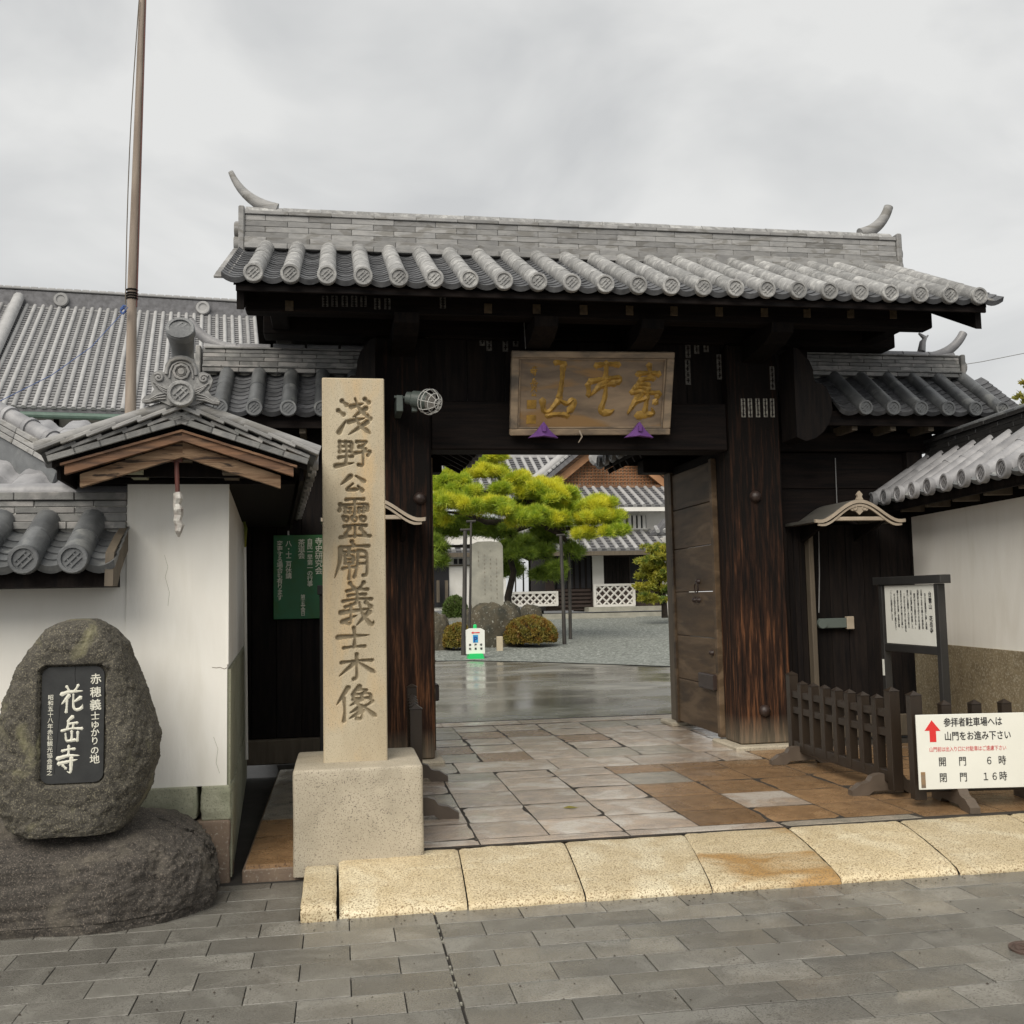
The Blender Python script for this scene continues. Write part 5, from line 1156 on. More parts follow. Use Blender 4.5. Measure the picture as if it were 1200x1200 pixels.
# outbuilding with wave tiles just behind the street wall
ob = thing('outbuilding', 'low outbuilding with pale wavy roof tiles just behind the left street wall', 'building', (-2.6, 8, 0))
def wave(u, v):   # u along x, v up the slope (few courses)
    x = -4.6+3.3*u; rows = 6; q = v*rows; st = q-math.floor(q) if v < 1 else 1; y = 7.05+1.35*v
    ph = (x/.27)*2*math.pi; w = .030*math.sin(ph)+.010*math.sin(2*ph+.6)
    return Vector((x, y, 2.38+.62*v + w + .028*(1-st)))
bed = link('roof', MB().prism([(6.98, 2.30), (8.5, 3.02), (9.9, 2.3)], (-4.6, 0, 0), (0, 1, 0), (0, 0, 1), (3.3, 0, 0)), 'tile_dark', ob)
wvm = MB()
for r in range(7):
    me_v = []; 
for r in range(7):
    for c in range(12):
        x0 = -4.55+c*.27; y0 = 7.0+r*.20; z0 = 2.335+(y0-7.0)*.47
        V = []; n = 10
        for j in range(2):
            for k in range(n+1):
                t = k/n; zz = .030*math.sin(t*2*math.pi-.9)+.012*math.sin(4*math.pi*t)
                V.append((.275*t, .23*j, zz+.105*j*.98)); 
        V2 = [(x, y, z-.022) for x, y, z in V[:n+1]]
        mb = MB().add(V+V2, [(k, k+1, n+1+k+1, n+1+k) for k in range(n)]+[(k, 2*n+2+k, 2*n+3+k, k+1) for k in range(n)])
        if r == 0 and c == 0: wm = mb.mesh('wave_tile', 60); wm.materials.append(MATS['tile_mid'])
        link('wave_tile', wm, 'tile_mid', bed, Matrix.Translation((x0, y0, z0+.05)))
link('wall', MB().box(-4.5, -1.45, 7.4, 9.6, 0, 2.3), 'plaster', ob)
a = aty(-60, 448, 7.9); b = aty(82, 527, 7.15)
dr = (b-a); L_ = dr.length; du = dr.normalized(); sd2 = du.cross(Vector((0, 0, 1))).normalized(); un = sd2.cross(du)
for k in range(6):
    p = a.lerp(b, k/6); link('hip_cap', MB().tube([p, p+du*(L_/6)*1.02], .058, 16), 'tile_mid', bed, smooth=50); link('hip_ring', MB().tube([p+du*.02, p+du*.055], .070, 16), 'tile_mid', bed, smooth=50)
    for c in range(3): link('hip_tile', MB().box(-.075, .075, .002, L_/6-.002, -.06-c*.04, -.025-c*.04, .004, M=frame(p, sd2, du, un)), 'tile_ridge', bed)

link('hip_backing', MB().box(-.05, .05, .0, L_, -.55, -.15, M=frame(a, sd2, du, un)), 'tile_dark', bed)
# ============================================================ COURTYARD: MAIN BUILDING
YB = 44.0
cb = thing('courtyard_building', 'two storey temple building with white walls, tiled roofs and a latticed gable beyond the courtyard', 'building', (13, 44, .7))
def P(px, py, y=YB): return aty(px, py, y)
def bxp(name, x0, y0, x1, y1, Y, dpt, m, parent=cb, c=0):
    a = P(x0, y1, Y); b = P(x1, y0, Y); return link(name, MB().box(min(a.x, b.x), max(a.x, b.x), Y, Y+dpt, a.z, b.z, c), m, parent)
gz = courtz(44)
bxp('stone_plinth', 480, 716, 815, 730, 43.2, 3, 'stone_court'); bxp('stone_step', 640, 722, 745, 731, 42.5, .7, 'stone_court'); bxp('stone_step', 690, 709, 815, 717, 43.6, 3, 'stone_court')
bxp('ground_wall', 640, 645, 815, 716, 44.4, 4, 'dark_brown_wall')
for k in range(7): bxp('door_batten', 651+k*7.0, 652, 652.3+k*7.0, 692, 44.33, .06, 'wood_black')
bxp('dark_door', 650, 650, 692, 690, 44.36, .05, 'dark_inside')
for k in range(5): bxp('skirting_board', 651, 690+k*4.6, 692.5, 694+k*4.6, 44.30, .08, 'dark_brown_wall', c=.02)
bxp('white_pillar', 695, 651, 707, 691, 44.28, .2, 'plaster_far')
bxp('lattice_window', 708, 652, 738, 690, 44.30, .1, 'dark_brown_wall')
for k in range(14): bxp('window_slat', 709+k*2.1, 653, 709.9+k*2.1, 689, 44.25, .05, 'wood_black')
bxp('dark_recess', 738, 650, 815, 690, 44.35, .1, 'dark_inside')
def namako(x0, y0, x1, y1, nx):
    a = P(x0, y1, 44.15); b = P(x1, y0, 44.15); w, h = b.x-a.x, b.z-a.z
    pn_ = link('skirt_panel', MB().box(a.x, b.x, 44.15, 44.3, a.z, b.z), 'dark_brown_wall', cb)
    mb = MB(); s_ = w/nx; k = -int(h/s_)-1
    def clip(p, q):
        # clip segment to the panel
        (x_0, z_0), (x_1, z_1) = p, q; t0, t1 = 0, 1
        for d_, lo, hi, o in ((x_1-x_0, 0, w, x_0), (z_1-z_0, 0, h, z_0)):
            ta, tb = (lo-o)/d_, (hi-o)/d_; ta, tb = min(ta, tb), max(ta, tb); t0, t1 = max(t0, ta), min(t1, tb)
        return None if t1 <= t0+.02 else ((x_0+(x_1-x_0)*t0, z_0+(z_1-z_0)*t0), (x_0+(x_1-x_0)*t1, z_0+(z_1-z_0)*t1))
    while k < nx+int(h/s_)+1:
        for sg2 in (1, -1):
            seg = clip((k*s_, 0), (k*s_+sg2*h*1.0, h))
            if seg:
                (x_0, z_0), (x_1, z_1) = seg
                link('lattice_strip', MB().tube([(a.x+x_0, 44.12, a.z+z_0), (a.x+x_1, 44.12, a.z+z_1)], .045, 5), 'plaster_far', pn_)
        k += 1
    for z in (a.z, b.z): link('lattice_rail', MB().box(a.x-.05, b.x+.05, 44.06, 44.2, z-.05, z+.05), 'plaster_far', pn_)
    for x in (a.x, b.x): link('lattice_rail', MB().box(x-.06, x+.06, 44.05, 44.2, a.z, b.z+.05), 'plaster_far', pn_)
namako(697, 685, 742, 710, 5); namako(590, 694, 652, 710, 8)
def far_slope(name, px0, px1, pyE, pyT, YE, YT, sp=.42, rr=.10, under='plaster_far'):
    a = P(px0, pyE, YE); b = P(px1, pyE, YE); tz = P((px0+px1)/2, pyT, YT).z; ez_ = a.z*.5+b.z*.5
    up_ = Vector((0, YT-YE, tz-ez_)); sl_ = up_.length; up_.normalize(); nm_ = Vector((1, 0, 0)).cross(up_)
    rf_ = link(name, MB().prism([(YE, ez_), (YT, tz), (YT, tz-.3), (YE, ez_-.12)], (a.x, 0, 0), (0, 1, 0), (0, 0, 1), (b.x-a.x, 0, 0)), 'tile_far_pan', cb)
    n = int((b.x-a.x)/sp); bm2 = barrel_mesh(rr, sl_, 8, lip=False)
    for k in range(n): link('barrel_row', bm2, 'tile_far', rf_, frame((a.x+.1+k*sp, YE-.02, ez_+.04), (1, 0, 0), up_, nm_))
    mb = MB(); J = max(4, int(sl_/.3))
    for k in range(n):
        for j in range(J):
            q = Vector((a.x+.1+(k+.5)*sp, YE, ez_))+up_*(j*sl_/J); aa = Vector((sp*.26, 0, 0)); d = up_*(sl_/J)
            mb.add([q-aa+nm_*.09, q+aa+nm_*.09, q+aa+d+nm_*.03, q-aa+d+nm_*.03, q-aa, q+aa], [(0, 1, 2, 3), (4, 5, 1, 0)])
    link('pan_tiles', mb, 'tile_far_pan', rf_, kind='stuff'); link('eave_board', MB().box(a.x, b.x, YE-.04, YE+.06, ez_-.2, ez_-.02), under, rf_)
    return rf_, a, b, ez_, tz
far_slope('lower_roof', 470, 815, 646, 624, 42.8, 45.0, under='wood_grey')
bxp('upper_wall', 600, 592, 830, 626, 45.0, 4, 'plaster_far')
for k in range(9): bxp('wall_corbel', 700+k*12.5, 596.5, 705+k*12.5, 600, 44.75, .25, 'plaster_far')
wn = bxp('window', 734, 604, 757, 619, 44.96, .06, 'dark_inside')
for k in range(4): bxp('window_bar', 736.6+k*5.6, 604, 739.6+k*5.6, 619, 44.90, .06, 'plaster_far', wn)
bxp('window_sill', 733, 619, 758, 620.5, 44.88, .1, 'plaster_far', wn)
bxp('string_course', 600, 621, 830, 624, 44.93, .08, 'stone_court')
far_slope('upper_roof', 600, 830, 594, 571.5, 43.9, 46.6)
gY = 46.8; gbk = bxp('gable_base', 630, 568, 795, 572, gY-.4, .6, 'wood_brown')
gA, gB, gC = P(640, 568, gY), P(782, 568, gY), P(711, 512, gY)
gp_ = link('gable_panel', MB().prism([(gA.x, gA.z), (gB.x, gB.z), (gC.x, gC.z)], (0, gY+.1, 0), (1, 0, 0), (0, 0, 1), (0, .2, 0)), 'lattice_back', cb)
wG = gB.x-gA.x; hG = gC.z-gA.z
for k in range(1, 34):
    x = gA.x+wG*k/34; hh = hG*(1-abs(2*k/34-1))*.96; link('lattice_bar', MB().box(x-.035, x+.035, gY, gY+.08, gA.z, gA.z+hh), 'lattice_wood', gp_)
for k in range(1, 16):
    z = gA.z+hG*k/16; ww = wG/2*(1-k/16)*.97; link('lattice_bar', MB().box(gC.x-ww, gC.x+ww, gY-.03, gY+.0, z-.03, z+.03), 'lattice_wood', gp_)
for s_, Q in ((-1, gA), (1, gB)):
    for c, (w_, Yo, mm) in enumerate(((.42, -.5, 'barge_orange'), (.22, -.62, 'wood_brown'))):
        a = Vector((Q.x+s_*.9, 0, Q.z-.75+.25*c)); b = Vector((gC.x, 0, gC.z+.05+.25*c))
        link('barge_board', MB().prism([(a.x, a.z), (b.x, b.z), (b.x, b.z-w_), (a.x, a.z-w_)], (0, gY+Yo, 0), (1, 0, 0), (0, 0, 1), (0, .15, 0)), mm, cb)
    # tiled roof plane of the gable, sloping away sideways, with verge tiles
    a = Vector((Q.x+s_*1.3, gY-.9, Q.z-.62)); b = Vector((gC.x, gY-.9, gC.z+.55)); upv = (b-a).normalized(); Ls = (b-a).length; nmv = upv.cross(Vector((0, 1, 0))); nmv = nmv if nmv.z > 0 else -nmv
    gro = link('gable_roof', MB().add([a, b, b+Vector((0, 9, 0)), a+Vector((0, 9, 0)), a-nmv*.2, b-nmv*.2, b+Vector((0, 9, 0))-nmv*.2, a+Vector((0, 9, 0))-nmv*.2], [(0, 1, 2, 3), (4, 5, 6, 7), (0, 1, 5, 4), (3, 2, 6, 7), (0, 3, 7, 4), (1, 2, 6, 5)]), 'tile_far_pan', cb)
    for k in range(22): 
        p = a.lerp(b, k/22); link('verge_tile', MB().box(-.11, .11, -.05, 1.0, 0, .12, .03, M=frame(p+nmv*.02, upv, (0, 1, 0), nmv)), 'tile_far', gro)
    for off in (1.15, 1.75): link('descending_ridge', MB().tube([a+Vector((0, off, 0))+nmv*.2, b+Vector((0, off, 0))+nmv*.2], .20, 10), 'tile_far', gro, smooth=40)
    rowm = MB().tube([(0, 0, 0), upv*Ls], .1, 7)
    for k in range(14): link('barrel_row', rowm.mesh('barrel_row', 40), 'tile_far', gro, Matrix.Translation(a+Vector((0, 2.3+k*.45, 0))+nmv*.05))
# main slope of the big roof left of the gable
far_slope('main_roof', 500, 690, 575, 536, 46.5, 50.5)
link('main_ridge', MB().box(P(480, 530, 50.6).x, P(700, 530, 50.6).x, 50.3, 51, P(600, 540, 50.6).z, P(600, 530, 50.6).z), 'tile_far', cb)
link('gable_pendant', MB().lathe([(0, -.1), (.3, -.1), (.42, .0), (.3, .1)], P(700, 536, gY-.9), 'y', 12), 'tile_far', cb)
# little roof corner at the right edge
bq = thing('corner_house', 'white house corner with a small hipped tiled roof at the right edge of the courtyard', 'building', P(790, 640, 42))
a = P(766, 624, 42.0); b = P(781, 610, 42); c_ = P(815, 612, 42)
cr2 = link('roof', MB().prism([(a.x, a.z), (b.x, b.z+.1), (c_.x, c_.z+.4), (c_.x, a.z-.1), (a.x, a.z-.12)], (0, 41.6, 0), (1, 0, 0), (0, 0, 1), (0, .9, 0)), 'tile_far_pan', bq)
for k in range(6):
    p = a.lerp(c_, k/6+.02); link('barrel_row', MB().tube([(p.x, 41.5, a.z+.02), (p.x+.15, 42.3, a.z+.25+.1*k)], .09, 7), 'tile_far', cr2)
link('wall', MB().box(P(790, 630, 42).x, c_.x, 42.1, 44, .6, a.z-.12), 'plaster_far', bq)
# white annexe with dark openings at the far left
an = thing('annexe', 'low white annexe with small dark windows behind the pine', 'building', P(540, 700, 43))
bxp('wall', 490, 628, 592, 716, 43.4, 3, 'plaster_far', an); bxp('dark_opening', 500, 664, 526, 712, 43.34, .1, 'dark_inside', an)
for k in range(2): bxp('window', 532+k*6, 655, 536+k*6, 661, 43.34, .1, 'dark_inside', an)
bxp('tie_beam', 490, 661, 592, 664, 43.3, .1, 'wood_grey', an)
for k in range(2): bxp('post', 512+k*10, 680, 515+k*10, 706, 42.8, .2, 'wood_grey', an)

# ============================================================ COURTYARD: MONUMENT, ROCKS, SHRUBS, SIGN
def lump(name, label, cat, c, rx, ry, rz_, m, seed, flat=.35, group=None, namep='stone', k=.8):
    t = thing(name, label, cat, c, group)
    def fn(u, v):
        a = u*2*math.pi; b = (v-.0)*math.pi*.5; d = Vector((math.cos(a)*max(0, math.cos(b))**k, math.sin(a)*max(0, math.cos(b))**k, max(0, math.sin(b))**.65))
        n_ = 1+rnoise(d+Vector((seed, 0, 0)), 1.3)*.12+rnoise(d+Vector((seed, 0, 0)), 4)*.035
        return Vector(c)+Vector((d.x*rx*n_, d.y*ry*n_, d.z*rz_*n_-.05))
    link(namep, grid_mesh(namep, fn, 80, 34, closed_u=True), m, t); return t
q = court(575, 766)
sc_ = q.y/F
lump('monument_rock', 'broad mossy rock carrying the pale courtyard stele', 'rock', (P(580, 740, 30).x, 30.2, courtz(30)-.1), 36*30/F, .9, (766-712)*30/F, 'rock_court', 5, k=.45)
stele = thing('stone_stele', 'tall pale stone stele with worn writing standing on a mossy rock in the courtyard', 'monument', P(571, 708, 30.1))
a, b = P(553.5, 716, 30), P(589, 634, 30); w_ = b.x-a.x; h_ = b.z-a.z
sl_ = link('slab', MB().prism([(0, 0), (w_, 0), (w_, h_*.93), (w_*.93, h_*.98), (w_*.6, h_), (w_*.2, h_*.995), (w_*.05, h_*.965), (0, h_*.9)], (a.x, 30, a.z), (1, 0, 0), (0, 0, 1), (0, .4, 0)), 'stone_court', stele)
for i in range(4):
    for k in range(12 if i else 4): 
        z = a.z+h_*(.86-.062*k-(0.0 if i else .02)); x = a.x+w_*(.22+.19*i); link('worn_letter', MB().box(x-.02, x+.02, 29.995, 30.0, z-.008, z+.008).box(x-.005, x+.005, 29.99, 30, z-.035, z+.035), 'slab_grey', sl_) if random.random() < .8 else None
lump('garden_rock', 'dark garden rock at the left side of the courtyard behind the gate pillar', 'rock', (P(512, 740, 29).x, 29.4, courtz(29)), .45, .6, 1.1, 'rock_court', 9)
lump('garden_rock', 'small low rock beside the path, right of the pine poles', 'rock', (P(622, 720, 40).x, 40, courtz(40)), .5, .4, .8, 'rock_court', 13)
mk = thing('marker_stone', 'small pale square marker stone in front of the round shrub', 'stone', court(586, 762)); q = court(586, 763)
link('block', MB().box(q.x-.08, q.x+.09, q.y, q.y+.15, q.z-.02, q.z+.40, .015), 'granite_pillar', mk)
# parking sign stand
ps = thing('parking_sign', 'white sign stand with blue parking mark on a green base, reflected in the wet floor', 'sign', court(557, 772)); q = court(557, 772)
k_ = q.y/F; w2 = 10.9*k_; zt_ = q.z+33*k_; zb_ = q.z+6*k_
pts = [(-w2, 0), (w2, 0), (w2, 27*k_), (w2*.6, 29.5*k_), (-w2*.6, 29.5*k_), (-w2, 27.5*k_)]
pnl = link('panel', MB().prism(pts, (q.x, q.y-.1, zb_), (1, 0, 0), (0, 0, 1), (0, .12, 0)), 'sign_white', ps)
link('base', MB().prism([(-9.5*k_, 0), (9.5*k_, 0), (7.5*k_, 6.4*k_), (-7.5*k_, 6.4*k_)], (q.x, q.y-.25, q.z), (1, 0, 0), (0, 0, 1), (0, .45, 0)), 'sign_green', ps)
link('handle', MB().box(q.x-2*k_, q.x+2*k_, q.y-.08, q.y, zb_+28*k_, zb_+34*k_, .02), 'sign_green', ps)
yf = q.y-.105
link('blue_mark', MB().box(q.x-3*k_, q.x+3*k_, yf, yf+.006, zb_+13*k_, zb_+22*k_), 'sign_blue', pnl)
link('letter', text_mesh('P', 9*k_, .03), 'sign_darkblue', pnl, frame((q.x, yf-.002, zb_+20.8*k_), (1, 0, 0), (0, 0, 1), (0, -1, 0)))
link('red_arrow', MB().prism([(-5*k_, 24.5*k_), (-2.5*k_, 26*k_), (-2.5*k_, 25*k_), (5*k_, 25.2*k_), (5*k_, 24*k_), (-2.5*k_, 24*k_), (-2.5*k_, 23*k_)], (q.x, yf-.003, zb_), (1, 0, 0), (0, 0, 1), (0, .004, 0)), 'ink_red', pnl)
for r_, chs in enumerate(('参拝者', '駐車場')):
    for c in range(3): link('letter', text_mesh(chs[c], 3*k_, .02), 'frame_grey', pnl, frame((q.x+(c-1)*6.5*k_, yf-.002, zb_+(11.8-r_*4.6)*k_), (1, 0, 0), (0, 0, 1), (0, -1, 0)))
# leaves
def leaf_cloud(pads, n_per, size, blades, aspect, up_bias, shell=.35, seed=1, bmp=.16):
    """pads: (centre, rx, ry, rz, weight); returns MB-like arrays of small leaf triangles in tufts on each pad's shell"""
    r = np.random.default_rng(seed); VV, FF = [], []; o = 0
    for (c, rx, ry, rz_, wt) in pads:
        n = int(n_per*wt)
        d = r.normal(size=(n, 3)); d /= np.linalg.norm(d, axis=1)[:, None]; d[:, 2] = np.where(d[:, 2] < -.35, -d[:, 2]*.6, d[:, 2])
        rad = 1-shell*r.random(n)**1.6; bump = 1+bmp*np.sin(d[:, 0]*7+c[0]*3)*np.cos(d[:, 1]*6+c[2]*5)
        cen = np.array(c)+d*np.array([rx, ry, rz_])*rad[:, None]*bump[:, None]
        for b in range(blades):
            a = d*np.array([.7, .7, 1])*.8+r.normal(size=(n, 3))*.55+np.array([0, 0, up_bias]); a /= np.linalg.norm(a, axis=1)[:, None]
            L0 = size*(.7+.6*r.random(n))[:, None]; s = np.cross(a, r.normal(size=(n, 3))); s /= np.linalg.norm(s, axis=1)[:, None]
            st = cen+r.normal(size=(n, 3))*size*.15; w = L0*aspect
            v = np.stack([st-s*w, st+s*w, st+a*L0], 1).reshape(-1, 3); VV.append(v); FF.append(np.arange(o, o+3*n).reshape(-1, 3)); o += 3*n
    me = bpy.data.meshes.new('foliage'); me.from_pydata(np.concatenate(VV).tolist(), [], np.concatenate(FF).tolist()); return me
pine = thing('pine_tree', 'broad trained pine with bright yellow green cloud pads propped on dark poles', 'tree', (P(600, 700, 32).x, 32, courtz(32)))
PADS = [(582, 538, 10, 6, 33), (569, 547, 17, 8, 33), (572, 556, 21, 9, 32), (539, 553, 11, 9, 31.5), (527, 564, 23, 10, 31), (536, 577, 29, 9, 30.5), (529, 590, 25, 13, 30), (567, 596, 34, 14, 30),
 (612, 611, 18, 14, 30.3), (586, 576, 12, 10, 31.5), (607, 566, 18, 11, 32), (620, 578, 20, 12, 31.6), (641, 573, 24, 12, 31.8), (652, 588, 20, 13, 31.4), (636, 606, 20, 12, 31), (515, 610, 14, 14, 31),
 (650, 600, 16, 11, 32.3), (660, 584, 16, 12, 32), (660, 597, 15, 13, 31.5), (657, 613, 16, 10, 31.2), (700, 594, 24, 9, 31), (708, 608, 27, 10, 30.6), (719, 624, 16, 8, 30.6), (688, 612, 16, 8, 31.4), (684, 628, 15, 7, 31)]
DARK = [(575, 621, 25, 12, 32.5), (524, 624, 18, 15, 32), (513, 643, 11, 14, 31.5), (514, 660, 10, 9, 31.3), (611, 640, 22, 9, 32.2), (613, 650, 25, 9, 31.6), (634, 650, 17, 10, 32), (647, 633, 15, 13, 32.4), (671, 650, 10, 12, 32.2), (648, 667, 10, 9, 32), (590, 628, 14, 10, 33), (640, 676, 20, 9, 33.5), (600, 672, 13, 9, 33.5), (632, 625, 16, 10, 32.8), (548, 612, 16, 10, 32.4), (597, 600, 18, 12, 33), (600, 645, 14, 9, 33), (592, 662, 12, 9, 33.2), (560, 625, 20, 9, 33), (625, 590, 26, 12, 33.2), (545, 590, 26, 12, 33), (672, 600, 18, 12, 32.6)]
def pads3(Ls, wk): return [((P(x, y, Y).x, Y, P(x, y, Y).z), rx*Y/F*1.1, rx*Y/F*.9, ry*Y/F*1.15, wk*rx*ry/200) for x, y, rx, ry, Y in Ls]
def cluster(Ls, seed):
    r = random.Random(seed); out = []
    for x, y, rx, ry, Y in Ls:
        out.append((x, y+ry*.15, rx*.66, ry*.5, Y))
        for k in range(max(6, int(rx/1.7))):
            t = r.uniform(-1, 1); out.append((x+t*rx*.85, y-ry*.45*(1-t*t)+r.uniform(-.35, .4)*ry, r.uniform(3.2, 7), r.uniform(2.0, 3.8), Y+r.uniform(-.8, .5)))
    return out
link('needle_pads', leaf_cloud(pads3(cluster(PADS, 1), 1), 1300, .19, 6, .05, .4, seed=3, bmp=.3), 'pine_a', pine)
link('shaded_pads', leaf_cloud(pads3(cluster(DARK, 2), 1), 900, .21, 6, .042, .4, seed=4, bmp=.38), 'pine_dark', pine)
tr = MB(); rt = Vector((P(596, 700, 32.4).x, 32.4, courtz(32.4)-.1))
def limb(pts, r0, r1): 
    n = len(pts); tr.tube([P(x, y, Y) for x, y, Y in pts], [r0+(r1-r0)*i/(n-1) for i in range(n)], 9)
limb([(598, 735, 32.4), (595, 700, 32.4), (602, 670, 32.4), (594, 640, 32.5), (600, 612, 32.6), (592, 585, 32.6), (585, 560, 33)], .13, .045)
link('trunk', tr, 'bark', pine, smooth=60)
for pts in ([(600, 612, 32.6), (570, 612, 31.5), (545, 602, 30.8), (525, 600, 30.3)], [(600, 622, 32.5), (630, 612, 31.8), (655, 620, 31.4), (690, 618, 31.2), (715, 620, 30.8)], [(594, 640, 32.5), (620, 655, 31.8), (645, 652, 32)],
            [(592, 590, 32.6), (625, 588, 32), (655, 600, 31.6)], [(596, 650, 32.5), (560, 640, 32), (525, 640, 31.8)], [(590, 580, 32.6), (555, 575, 31.5), (530, 575, 31)], [(640, 617, 31.6), (660, 628, 31.5), (672, 652, 32)]):
    tr = MB(); limb(pts, .11, .035); link('limb', tr, 'bark', pine, smooth=60)
poles = [(543, 768, 545, 622, .09, 'beside the parking sign, leftmost'), (549.5, 765, 552, 612, .05, 'thin, just left of the courtyard stele'), (604, 706, 604, 662, .07, 'short, right of the stele'), (613.5, 712, 613, 660, .07, 'short, second right of the stele'), (621, 722, 620, 632, .08, 'behind the round shrub, left'), (636, 722, 636, 660, .07, 'behind the round shrub, right'), (661.5, 755, 657, 628, .085, 'tall, left one of the pair on the gravel'), (668.5, 749, 666, 634, .08, 'tall, right one of the pair on the gravel')]
for x0, y0, x1, y1, r_, lab in poles:
    b0 = court(x0, y0); t = thing('support_pole', 'dark wooden prop under the pine, '+lab, 'pole', b0, 'wooden props under the pine'); top = P(x1, y1, b0.y+.2)
    link('prop', MB().tube([b0, b0.lerp(top, .5)+Vector((.01, 0, 0)), top], [r_*.72, r_*.66, r_*.6], 8), 'pole_black', t, smooth=50)
    link('crutch', MB().tube([top+Vector((-.13, 0, .02)), top+Vector((.13, 0, .03))], .035, 7), 'pole_black', t)
def shrub(name, label, cat, c, rx, ry, rz_, m, n, size, seed, blades=3, asp=.35):
    t = thing(name, label, cat, c)
    link('foliage', leaf_cloud([((c[0], c[1], c[2]+rz_*.36), rx, ry, rz_*.66, 1)], n, size, blades, asp, .2, .2, seed, .04), m, t)
    def fn(u, v):
        a = u*2*math.pi; b = -.5+v*(math.pi/2+.5); return (c[0]+rx*.86*math.cos(a)*math.cos(b), c[1]+ry*.86*math.sin(a)*math.cos(b), c[2]+rz_*.40+rz_*.54*math.sin(b))
    link('inner_twigs', grid_mesh('inner_twigs', fn, 30, 12, closed_u=True), 'bark', t)
q = court(621, 757); shrub('round_shrub', 'clipped round olive brown azalea right of the courtyard stele', 'shrub', (P(621, 740, 29.4).x, 29.4, courtz(29.4)), 32*29.4/F, .75, 35*29.4/F, 'azalea', 9000, .05, 11)
shrub('round_shrub', 'clipped round brownish azalea left of the parking sign', 'shrub', (P(538, 744, 28.6).x, 28.9, courtz(28.6)), 18*28.6/F, .5, 31*28.6/F, 'azalea', 6000, .05, 12)
shrub('green_shrub', 'small green shrub behind the left garden rock', 'shrub', (P(533, 700, 38).x, 38, courtz(38)+.3), .45, .4, .9, 'hedge', 3000, .07, 13)
# niwaki at the right
yt = thing('garden_tree', 'small layered yellowish garden tree at the right edge of the passage view', 'tree', court(779, 722)); Yt = 38
YP = [(768, 646, 16, 8, Yt), (776, 655, 14, 8, Yt), (760, 659, 13, 8, Yt), (770, 668, 18, 8, Yt), (756, 676, 11, 7, Yt), (778, 680, 16, 9, Yt), (760, 690, 15, 8, Yt), (782, 694, 14, 8, Yt), (756, 703, 11, 6, Yt), (790, 670, 12, 10, Yt), (792, 650, 10, 9, Yt), (770, 704, 12, 6, Yt)]
link('leaf_pads', leaf_cloud(pads3(cluster(YP, 5), 1), 500, .13, 4, .22, .3, seed=8), 'leaf_yellow', yt)
tr = MB(); limb([(779, 724, Yt), (778, 700, Yt), (772, 680, Yt), (775, 655, Yt)], .13, .05); link('trunk', tr, 'bark', yt, smooth=60)
for pts in ([(778, 700, Yt), (765, 692, Yt)], [(773, 682, Yt), (760, 676, Yt)], [(775, 690, Yt), (790, 680, Yt)]): tr = MB(); limb(pts, .05, .02); link('limb', tr, 'bark', yt)
# far tree tip over the right wall
ft = thing('far_tree', 'tree with thin yellow leaves showing above the right wall roof', 'tree', (aty(1240, 700, 24).x, 24, 0))
FP = [(1197, 466, 9, 5, 24), (1201, 450, 8, 4, 24), (1215, 480, 20, 16, 24), (1240, 500, 30, 40, 24), (1225, 455, 14, 10, 24)]
link('crown', leaf_cloud(pads3(FP, 1), 160, .12, 3, .3, .1, .7, seed=21), 'far_leaf', ft)
tr = MB(); limb([(1240, 700, 24), (1238, 560, 24), (1225, 490, 24), (1203, 458, 24)], .2, .02); link('trunk', tr, 'bark', ft)
pl_ = thing('overhead_wire', 'thin overhead wire crossing the sky right of the gate', 'wire', aty(1150, 430, 30))
link('cable', MB().tube([aty(1105, 431, 30), aty(1150, 424, 30), aty(1260, 402, 30)], .012, 5), 'wire', pl_)
mb = MB(); r5 = random.Random(5)
for i in range(420):
    if r5.random() < .5: y = 5.40-abs(r5.gauss(0, .05)); x = r5.uniform(-.3, 4.8)
    else: y = r5.uniform(3.9, 5.35); x = r5.uniform(-2.4, 4.5)
    if x < -.6 and y > 5.2: y = 5.1
    a = r5.random()*6.28; w_ = r5.uniform(.0015, .005); p = Vector((x, y, .0035)); d1 = Vector((math.cos(a), math.sin(a), 0))*w_*1.6; d2 = Vector((-math.sin(a), math.cos(a), 0))*w_
    mb.add([p-d1, p-d2, p+d1, p+d2, p+Vector((0, 0, w_))], [(0, 1, 4), (1, 2, 4), (2, 3, 4), (3, 0, 4)])
link('street_grit', mb, 'bark', kind='stuff')
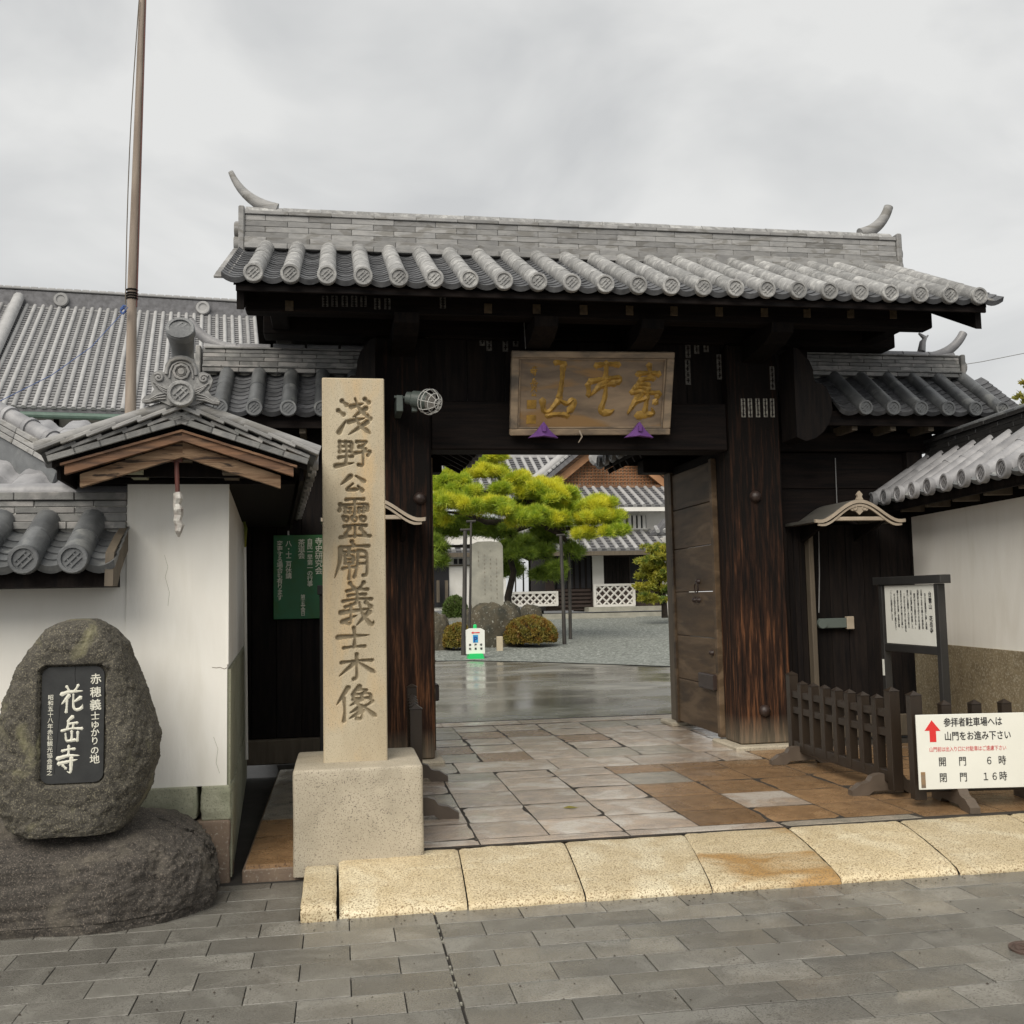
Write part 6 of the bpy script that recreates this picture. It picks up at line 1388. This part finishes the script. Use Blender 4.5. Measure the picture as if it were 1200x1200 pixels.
# fallen leaf and damp rust stain piece on the kerb
lf = thing('fallen_leaf', 'single curled brown leaf lying on a pale slab in front of the passage', 'leaf', atz(668, 947, .105)); q = atz(668, 947, .106)
link('blade', MB().add([(q.x-.05, q.y+.02, q.z), (q.x, q.y+.03, q.z+.012), (q.x+.06, q.y-.01, q.z+.004), (q.x+.01, q.y-.025, q.z+.002)], [(0, 1, 2, 3)]), 'azalea', lf)

# the courtyard's far boundary, mostly hidden behind the gate
for (x0, x1, yy, lab) in ((-30, -1.5, 45.0, 'long white boundary wall with a tiled top closing the courtyard on the left'), (24.5, 44, 45.0, 'long white boundary wall with a tiled top closing the courtyard on the right')):
    bw_ = thing('boundary_wall', lab, 'wall', ((x0+x1)/2, yy, .8))
    link('wall_body', MB().box(x0, x1, yy, yy+.4, .2, 2.7), 'plaster_far', bw_)
    rf2 = link('roof', MB().prism([(yy-.4, 2.65), (yy+.2, 3.05), (yy+.8, 2.65), (yy+.8, 2.58), (yy-.4, 2.58)], (x0, 0, 0), (0, 1, 0), (0, 0, 1), (x1-x0, 0, 0)), 'tile_far_pan', bw_)
    bm3 = barrel_mesh(.08, .72, 8)
    for k in range(int((x1-x0)/.45)): link('barrel_tile', bm3, 'tile_far', rf2, frame((x0+.2+k*.45, yy-.42, 2.68), (1, 0, 0), Vector((0, .83, .555)), Vector((0, -.555, .83))))
    link('ridge', MB().box(x0, x1, yy+.08, yy+.32, 3.0, 3.25, .03), 'tile_far', bw_)
for i, (x, y, h, lab) in enumerate(((-6, 50, 7.5, 'dark green broad tree behind the left boundary wall, nearest the annexe'), (-15, 52, 9, 'dark green tall tree behind the left boundary wall, second from the annexe'), (31, 52, 8, 'dark green tree behind the right boundary wall'))):
    bt = thing('broadleaf_tree', lab, 'tree', (x, y, .8)); r6 = random.Random(i)
    tr = MB(); tr.tube([(x, y, .5), (x+.2, y, h*.4), (x, y, h*.8)], [.3, .22, .08], 9); link('trunk', tr, 'bark', bt, smooth=60)
    pd = [((x+r6.uniform(-2.4, 2.4), y+r6.uniform(-1.5, 1.5), h*r6.uniform(.45, 1.0)), r6.uniform(.8, 1.5), r6.uniform(.8, 1.4), r6.uniform(.6, 1.0), 1) for _ in range(14)]
    link('crown', leaf_cloud(pd, 700, .16, 2, .35, .1, .6, seed=40+i), 'hedge', bt)
